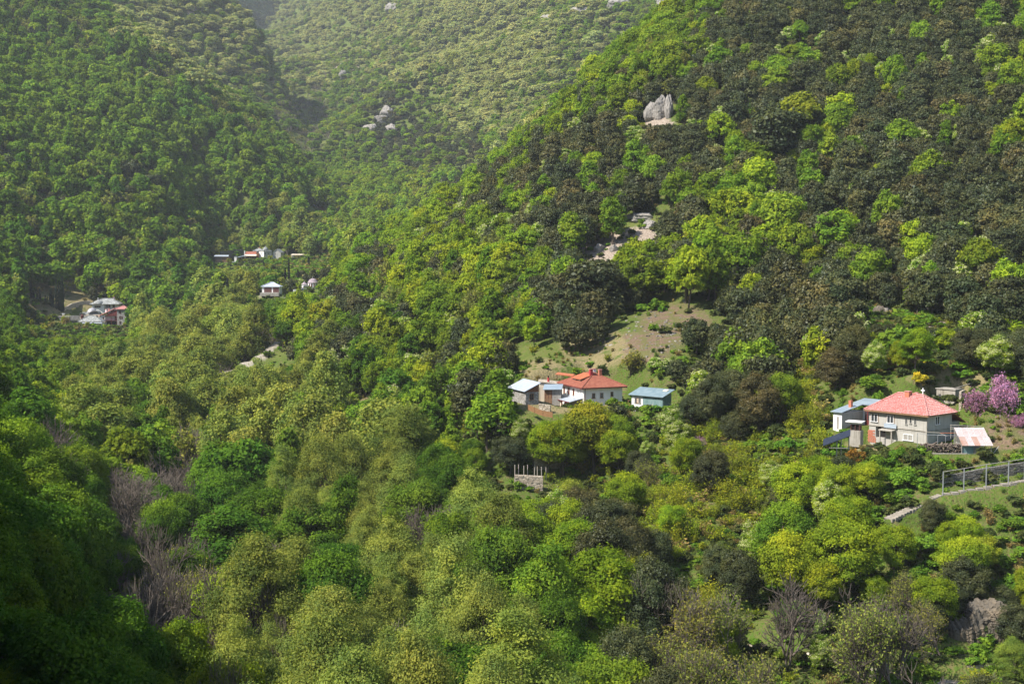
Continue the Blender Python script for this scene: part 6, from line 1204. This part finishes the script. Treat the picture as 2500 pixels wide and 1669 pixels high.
CYP = [(120, 260, 600), (170, 520, 600), (240, 520, 740), (290, 440, 760), (395, 560, 860), (435, 580, 880), (485, 420, 870), (512, 440, 880), (546, 540, 910), (600, 260, 870), (650, 290, 900), (690, 300, 880), (716, 200, 910), (375, 0, 240)]
for i, (zx, t, b) in enumerate(CYP):
    w = ['leftmost cypress by the dark terrace wall', 'shortest cypress right of the leftmost one', 'thin cypress standing alone on the lower meadow', 'stout cypress at the end of the dark terrace wall', 'cypress left of the close row', 'short cypress in the row before the meadow', 'tall cypress in the middle of the row', 'cypress touching the tall one in the row', 'low cypress at the front of the row', 'left cypress of the tallest cluster', 'second cypress of the tallest cluster', 'third cypress of the tallest cluster', 'tallest cypress at the right of the cluster', 'single cypress up the slope above the terrace walls'][i]
    d = 690 if t > 100 else 760
    HEROES.append(('cypress', 60 + zx / 7.83, 650 + t / 7.83, d, 4.6 if i != 12 else 6, w, at(60, 650 + b / 7.83, d).z))
for zx, t, b, d, w in ((435, 770, 1010, 640, 'lone cypress left of the white double garage'), (1475, 650, 800, 700, 'short cypress left of the red hut'), (1535, 570, 830, 700, 'second cypress left of the red hut'), (1605, 430, 820, 700, 'tallest cypress next to the red hut'), (1780, 610, 795, 700, 'cypress right of the red hut'), (1985, 360, 560, 800, 'cypress below the pale pergola of the monastery')):
    HEROES.append(('cypress', 500 + zx / 7.83, 580 + t / 7.83, d, 4.6, w, at(500, 580 + b / 7.83, d).z))
# ------------------------------------------------------------------ plants one can single out, then the wood
def hero(sp, px, top, d, width, label, base=None, variant=None):
    """a plant named on its own: bearing and depth of its foot, level of its top, width of its crown in picture pixels"""
    rs = np.random.RandomState(int(px * 7 + top)); best = None
    for k in ([1.0] if base is not None or d < 100 else np.linspace(.86, 1.16, 31)):
        g = at(px, top, d * k); zb = ground(g.x, g.y) if base is None else base
        h = max(1.0, g.z - zb); nat = {'bush': .8, 'dbush': .8, 'grey': .9, 'orange': .8, 'broom': .75, 'judas': 1.0, 'oak': 1.25, 'bud': 1.2, 'bare': 1.15, 'soft': 1.45}.get(sp, 1.25) * width * d * k / F
        e = abs(math.log(h / nat)) + abs(math.log(k)) * 1.5
        if best is None or e < best[0]: best = (e, g, zb, h, nat, d * k)
    e, g, zb, h, nat, d = best
    p = plant(sp, g.x, g.y, 1.0, hero=label, rs=rs, variant=variant)
    if sp != 'cypress' and h > nat * 1.7: h = nat * 1.7
    p.z = zb - .2; sx, sz = width * d / F / p.proto.W * 1.02, h / p.proto.H
    p.s = (sx, max(sz, sx * .5)); return p
for a in HEROES: hero(*a)
scatter()
XY = np.array([(p.x, p.y) for p in PLANTS]); ZZ = height(XY[:, 0], XY[:, 1])
for p, z in zip(PLANTS, ZZ):
    if p.z is None: p.z = float(z) - .25
    p.tilt = (0, 0) if p.sp == 'cypress' else tuple(rng.normal(size=2) * .06)
    if not isinstance(p.s, tuple): p.s = (p.s * rng.uniform(.82, 1.15), p.s * rng.uniform(.88, 1.22))
    p.d = math.hypot(p.x, p.y)
    a, b = pix(p.x, p.y, p.z + p.proto.H * p.s[1] * .58); p.px, p.py = float(a), float(b)
    p.rad = (p.proto.W * p.s[0] * .46 * F / p.d, p.proto.H * p.s[1] * .36 * F / p.d)
# which of them the view shows, nearest first, on a coarse grid
G = 4; cover = np.zeros((1669 // G + 1, 2500 // G + 1), bool)
for p in sorted(PLANTS, key=lambda q: q.d):
    x0, x1 = int((p.px - p.rad[0]) // G), int((p.px + p.rad[0]) // G) + 1; y0, y1 = int((p.py - p.rad[1]) // G), int((p.py + p.rad[1]) // G) + 1
    cx0, cx1, cy0, cy1 = max(x0, 0), min(x1, cover.shape[1]), max(y0, 0), min(y1, cover.shape[0])
    p.seen = 0
    if cx0 >= cx1 or cy0 >= cy1: continue
    yy, xx = np.mgrid[cy0:cy1, cx0:cx1]
    el = ((xx + .5) * G - p.px) ** 2 / p.rad[0] ** 2 + ((yy + .5) * G - p.py) ** 2 / p.rad[1] ** 2 < 1
    sub = cover[cy0:cy1, cx0:cx1]; p.seen = int((el & ~sub).sum()) * G * G
    if p.sp not in ('bare', 'bud', 'thicket'): sub |= el
SINGLE = {}
for p in PLANTS:
    SINGLE.setdefault(SPECIES[p.sp][0], []).append(p)
single, mass = [], []
for nm, L in SINGLE.items():
    L.sort(key=lambda q: (q.hero is None, -q.seen))
    for i, p in enumerate(L):
        (single if p.hero or (i < 285 and p.seen > 420) else mass).append(p)

# where a plant stands, in words one can follow on the photograph
MARKS = [(2190, 1010, 'the big grey house with the red tiled roof'), (2060, 1010, 'the pale annex with the blue metal roof'), (2395, 1070, 'the rusty roofed shed'), (2310, 965, 'the concrete water tank'),
         (1440, 930, 'the white house with the red roof'), (1590, 975, 'the blue green shed'), (1295, 950, 'the stone shed with the metal roof'), (1300, 1190, 'the stepped terrace walls'), (1640, 800, 'the bare brown slope'),
         (2290, 775, 'the pale rock slab'), (1570, 545, 'the layered rock ledge'), (1612, 285, 'the grey rock spires'), (2420, 1170, 'the trellis of grey posts'), (2210, 1250, 'the stone stairway'), (2400, 1540, 'the shaded cliff'),
         (1900, 1600, 'the gravel road'), (655, 860, 'the dirt track'), (660, 705, 'the white double garage'), (755, 695, 'the domed white chapel'), (600, 625, 'the far stone monastery'), (270, 770, 'the stone house cluster'),
         (200, 700, 'the dry meadow'), (1475, 600, 'the scree patch'), (1420, 1310, 'the two tall dark evergreens in the valley'), (540, 1480, 'the big leafless tree at the lower left'), (800, 1430, 'the dome shaped deep green tree'), (910, 310, 'the far grey crag')]
ZONES = [(0, 560, 0, 240, 'high on the far left mountainside'), (560, 1300, 0, 200, 'on the hazy mountain at the head of the valley'), (0, 420, 240, 560, 'on the left hillside above the stone house cluster'), (420, 900, 200, 560, 'on the left hillside near the valley head'),
         (900, 1500, 0, 400, 'on the hazy right flank of the valley head'), (0, 450, 560, 900, 'in the wood round the stone house cluster'), (450, 800, 560, 800, 'between the monastery and the garage'), (800, 1200, 380, 700, 'on the spur end of the right hillside'),
         (1200, 1600, 200, 560, 'on the left part of the right hillside'), (1600, 2050, 0, 350, 'high in the middle of the right hillside'), (2050, 2500, 0, 350, 'at the top right of the hillside'), (1600, 2050, 350, 700, 'in the middle of the right hillside'), (2050, 2500, 350, 720, 'on the right hillside above the pale rock slab'),
         (800, 1200, 700, 1000, 'on the lower slope left of the white house'), (1200, 1760, 560, 1000, 'on the slope round the white house'), (1760, 2100, 700, 1100, 'between the blue green shed and the grey house'), (2100, 2500, 720, 1250, 'round the grey house'), (0, 330, 900, 1250, 'in the shaded wood at the left edge'),
         (330, 760, 800, 1250, 'in the valley wood at centre left'), (760, 1180, 1000, 1300, 'in the valley wood below the dirt track slope'), (1180, 1500, 1000, 1300, 'below the white house terraces'), (1500, 2000, 1000, 1330, 'in the yellow green thicket'), (2000, 2500, 1200, 1420, 'below the stone stairway'),
         (0, 700, 1250, 1669, 'in the dark lower left corner wood'), (700, 1100, 1300, 1669, 'in the valley bottom left of centre'), (1100, 1600, 1300, 1669, 'in the valley bottom at centre'), (1600, 2120, 1330, 1669, 'along the gravel road'), (2120, 2500, 1420, 1669, 'beside the shaded cliff')]
def side(dx, dy):
    if abs(dx) > 1.8 * abs(dy): return 'right of' if dx > 0 else 'left of'
    if abs(dy) > 1.8 * abs(dx): return 'below' if dy > 0 else 'above'
    return ('lower right of' if dx > 0 else 'lower left of') if dy > 0 else ('upper right of' if dx > 0 else 'upper left of')
groups = {}
for p in single:
    p.px0 = None if False else None
    z = next((z[4] for z in ZONES if z[0] <= p.px < z[1] and z[2] <= p.py < z[3]), None) or min(ZONES, key=lambda z: (p.px - (z[0] + z[1]) / 2) ** 2 + (p.py - (z[2] + z[3]) / 2) ** 2)[4]
    groups.setdefault((p.sp, z), []).append(p)
LABEL = {}
def claim(p, text):
    if len(text.split()) > 16: return False
    if p in LABEL or text in TAKEN: return False
    LABEL[p] = (text, None); TAKEN.add(text); return True
TAKEN = set()
Plant.__hash__ = lambda s: id(s)
for p in single:
    if p.hero: claim(p, p.hero)
# nearest to a landmark on each side
near = {}
for p in single:
    if p.hero: continue
    for mx, my, w in MARKS:
        dx, dy = p.px - mx, p.py - my; r = math.hypot(dx, dy)
        if r < 260: near.setdefault((p.sp, side(dx, dy), w), []).append((r, p))
for (sp, sd, w), L in sorted(near.items(), key=lambda t: min(a for a, _ in t[1])):
    for (r, p), how in zip(sorted(L, key=lambda t: t[0]), ('nearest', 'second nearest', 'third nearest', 'fourth nearest')):
        claim(p, f"{how} {SPECIES[sp][2]} {sd} {w}")
for (sp, zone), L in groups.items():
    def try_(p, how): return claim(p, f"{how} {SPECIES[sp][2]} {zone}")
    if len(L) == 1: claim(L[0], f"only {SPECIES[sp][2]} {zone}"); 
    for how, key in (('leftmost', lambda q: q.px), ('rightmost', lambda q: -q.px), ('topmost', lambda q: q.py), ('lowest', lambda q: -q.py), ('largest', lambda q: -q.seen)):
        p = min(L, key=key); try_(p, how)
    for how, key in (('second from left', lambda q: q.px), ('second from right', lambda q: -q.px), ('second largest', lambda q: -q.seen), ('second topmost', lambda q: q.py), ('second lowest', lambda q: -q.py), ('smallest', lambda q: q.seen)):
        if len(L) > 2: try_(sorted(L, key=key)[1 if 'second' in how else 0], how)
    for how, key in (('third from left', lambda q: q.px), ('third from right', lambda q: -q.px), ('third largest', lambda q: -q.seen), ('third topmost', lambda q: q.py), ('third lowest', lambda q: -q.py)):
        if len(L) > 5: try_(sorted(L, key=key)[2], how)
    rest = [p for p in L if p not in LABEL]
    for p in rest:
        LABEL[p] = (' '.join(f"{SPECIES[sp][2]} among its like {zone}".split()[:16]), f"{SPECIES[sp][2]}s {zone}")
protos_root = {}
def place(o, p):
    o.location = (p.x, p.y, p.z); o.rotation_euler = (p.tilt[0], p.tilt[1], p.rz); o.scale = (p.s[0], p.s[0], p.s[1])
for p in single:
    nm, cat, words, kinds, col = SPECIES[p.sp]; pr = p.proto
    k = rng.uniform(.92, 1.08)
    c4 = (col[0] * k * rng.uniform(.93, 1.07), col[1] * k, col[2] * k, 1)
    if pr.whole is not None and (pr.lod > 0 or pr.crown is None or pr.trunk is None):
        o = bpy.data.objects.new(nm, pr.whole); C.objects.link(o); place(o, p); o.color = c4
    else:
        o = bpy.data.objects.new(nm, None); C.objects.link(o); place(o, p); o.empty_display_size = .2
        for part, me in (('trunk', pr.trunk), ('crown', pr.crown)):
            if me is None: continue
            c = bpy.data.objects.new(part, me); C.objects.link(c); c.parent = o; c.color = c4
    o['label'], g = LABEL[p]; o['category'] = cat
    o['group'] = g or {'tree': 'trees of the valley and its slopes', 'bush': 'bushes on the slopes'}[cat]

# the rest of the wood: one mass per kind, a copy of a tree mesh at each point of a point cloud
def ridge_wood():  # unseen crest trees added to make the spur's shade edge ragged
    rs = np.random.RandomState(9); n = 700; y = rs.uniform(-40, 520, n); t = rs.uniform(-55, 60, n)
    x = -131 - 125 * np.clip((y - 60) / 280, -.6, 1.6) + t; z = height(x, y); ok = (x / np.maximum(y, 1) < -.46) | (y < 30)
    for a, b, c in zip(x[ok], y[ok], z[ok]):
        p = Plant(); p.sp = ('fresh', 'deep', 'oak', 'bud')[rs.randint(4)]; L = PROTO[SPECIES[p.sp][3][0], 1]; p.proto = L[rs.randint(len(L))]
        p.x, p.y, p.z, p.rz, p.tilt, p.d = a, b, c - .4, rs.uniform(0, 6.28), (0, 0), 200; s = rs.uniform(.6, 1.25); p.s = (s, s * rs.uniform(.9, 1.25)); mass.append(p)
ridge_wood()
def mass_object(name, plants, label):
    keys = {}
    for p in plants: keys.setdefault((p.sp, id(p.proto)), []).append(p)
    pts, idx, scl, rot, objs, tone = [], [], [], [], [], []
    for i, ((sp, _), L) in enumerate(keys.items()):
        pr = L[0].proto
        for me in ([pr.crown, pr.trunk] if pr.whole is None else [pr.whole]):
            if me is not None: po = bpy.data.objects.new(name + '_model', me); po.color = (0, 0, 0, 1); objs.append((i, po))
        for p in L:
            pts.append((p.x, p.y, p.z)); idx.append(i); scl.append((p.s[0], p.s[0], p.s[1])); rot.append((*p.tilt, p.rz)); tone.append((*SPECIES[sp][4], 1))
    me = bpy.data.meshes.new(name); me.from_pydata(pts, [], [])
    me.attributes.new('which', 'INT', 'POINT').data.foreach_set('value', np.array(idx, np.int32))
    me.attributes.new('size', 'FLOAT_VECTOR', 'POINT').data.foreach_set('vector', np.array(scl, np.float32).ravel())
    me.attributes.new('turn', 'FLOAT_VECTOR', 'POINT').data.foreach_set('vector', np.array(rot, np.float32).ravel())
    me.attributes.new('tone', 'FLOAT_COLOR', 'POINT').data.foreach_set('color', np.array(tone, np.float32).ravel())
    o = bpy.data.objects.new(name, me); C.objects.link(o); o.color = (0, 0, 0, 1); o['kind'] = 'stuff'; o['label'] = label
    ng = bpy.data.node_groups.new(name, 'GeometryNodeTree')
    ng.interface.new_socket('Geometry', in_out='INPUT', socket_type='NodeSocketGeometry'); ng.interface.new_socket('Geometry', in_out='OUTPUT', socket_type='NodeSocketGeometry')
    gi = ng.nodes.new('NodeGroupInput'); go = ng.nodes.new('NodeGroupOutput'); jn = ng.nodes.new('GeometryNodeJoinGeometry')
    def attr(nm, t):
        n = ng.nodes.new('GeometryNodeInputNamedAttribute'); n.data_type = t; n.inputs[0].default_value = nm
        return n.outputs[0]
    w, sz, tn = attr('which', 'INT'), attr('size', 'FLOAT_VECTOR'), attr('turn', 'FLOAT_VECTOR')
    for i, po in objs:
        cmp = ng.nodes.new('FunctionNodeCompare'); cmp.data_type = 'INT'; cmp.operation = 'EQUAL'; cmp.inputs[3].default_value = i; ng.links.new(w, cmp.inputs[2])
        oi = ng.nodes.new('GeometryNodeObjectInfo'); oi.inputs['Object'].default_value = po; oi.inputs['As Instance'].default_value = True
        ip = ng.nodes.new('GeometryNodeInstanceOnPoints')
        ng.links.new(gi.outputs[0], ip.inputs['Points']); ng.links.new(cmp.outputs[0], ip.inputs['Selection']); ng.links.new(oi.outputs['Geometry'], ip.inputs['Instance'])
        ng.links.new(tn, ip.inputs['Rotation']); ng.links.new(sz, ip.inputs['Scale']); ng.links.new(ip.outputs[0], jn.inputs[0])
    ng.links.new(jn.outputs[0], go.inputs[0])
    md = o.modifiers.new('copies', 'NODES'); md.node_group = ng
    return o
hill, far_ = [p for p in mass if p.d < 640], [p for p in mass if p.d >= 640]
mass_object('hillside_wood', hill, 'unbroken mixed wood covering the near slopes and valley floor')
mass_object('distant_wood', far_, 'spring green wood covering the far mountainsides')

# low growth between the trees
under = []
SPECIES['herb'] = ('', '', '', (), (.16, .25, .04)); SPECIES['dry'] = ('', '', '', (), (.30, .25, .09))
def undergrowth():
    d = 96.0; L = []
    while d < 930:
        sp = 1.4 if d < 262 else 1.8 if d < 320 else 4.4; n = int(.84 * d / sp)
        u = -0.40 + .84 * (np.arange(n) + rng.uniform(-.45, .45, n)) / n; dd = d + rng.uniform(-.45, .45, n) * sp
        L.append(np.stack([u * dd, dd], -1)); d += sp
    X = np.concatenate(L); z = height(X[:, 0], X[:, 1]); px, py = pix(X[:, 0], X[:, 1], z)
    ok = (py < 1950) & (px > -150) & (px < 2650) & (((X[:, 1] < 560) | (px < 830)))
    for (x, y), zz, a, b in zip(X[ok], z[ok], px[ok], py[ok]):
        c = cell_of(a + rng.normal() * 25, b + rng.normal() * 22)
        if any(abs(x - kx) < kr and math.hypot(x - kx, y - ky) < kr for kx, ky, kr in KEEP_OUT): continue
        if any(math.hypot(x - kx, y - ky) < kr and rng.rand() < q for kx, ky, kr, q in SPARSE): continue
        if y > 560 and any(math.hypot(x - fx, y - fy) < r0 * .8 for fx, fy, r0, r1, lv in FLATS): continue
        near_ = y < 262; q = rng.rand(); lo, hi = .22, .72
        if c == 'o':
            if q > .72: continue
            sp = 'herb' if q < .36 else 'dry' if q < .60 else 'bush'; lo, hi = (.14, .34) if q < .6 else (.14, .36)
        elif c in 'sc':
            sp = 'bush' if q < .36 else 'dbush' if q < .58 else 'herb' if q < .80 else 'dry'; lo, hi = (.28, .8) if q < .58 else (.2, .42)
        elif c == 'y':
            if q > .85: continue
            sp = 'thicket' if q < .55 else 'dry' if q < .68 else 'dbush'; lo, hi = .3, .78
        else:
            if near_ and q < .58: continue
            q = rng.rand(); sp = 'dbush' if q < (.75 if c in 'dmG' else .42) else 'thicket' if q > .88 else 'bush'
        if y > 560: lo, hi = .5, 1.1
        s = rng.uniform(lo, hi)
        p = Plant(); p.sp, p.x, p.y, p.z = sp, x, y, zz - .15; p.tilt = (0, 0); p.rz = rng.uniform(0, 6.28); p.s = (s * 1.15, s * rng.uniform(.7, 1.1)); p.d = math.hypot(x, y)
        Lp = PROTO['bush' if sp in ('bush', 'dbush') else 'thicket', 1 if p.d < 300 else 2]; p.proto = Lp[rng.randint(len(Lp))]; under.append(p)
undergrowth()
mass_object('undergrowth', under, 'low mixed scrub and herbs covering the slopes between the trees')
print('PLANTS', len(PLANTS), 'single', len(single), {k: len([p for p in single if SPECIES[p.sp][0] == k]) for k in SINGLE}, 'mass', len(mass), 'under', len(under))
# ------------------------------------------------------------------ air
def haze():
    x0, x1, y0, y1, z0, z1 = -4700, 4700, -4700, 4700, HZ[0], HZ[1]
    v = [(x, y, z) for z in (z0, z1) for y in (y0, y1) for x in (x0, x1)]
    f = [(0, 2, 3, 1), (4, 5, 7, 6), (0, 1, 5, 4), (2, 6, 7, 3), (0, 4, 6, 2), (1, 3, 7, 5)]
    me = bpy.data.meshes.new('haze'); me.from_pydata(v, [], f); o = bpy.data.objects.new('haze', me); C.objects.link(o)
    m, nt, out = new_mat('air'); pv = node(nt, 'ShaderNodeVolumePrincipled'); pv.inputs['Color'].default_value = (.90, .95, 1.0, 1); pv.inputs['Density'].default_value = HAZE; pv.inputs['Anisotropy'].default_value = 0.0
    nt.links.new(pv.outputs[0], out.inputs['Volume']); me.materials.append(m); o['kind'] = 'stuff'; o['label'] = 'thin spring haze in the valley air'
tz = np.array([v.co.z for v in terrain.data.vertices]); HZ = (float(tz.min()) - 1, max(float(tz.max()), 0) + 60)
HAZE = 0.00007
haze()
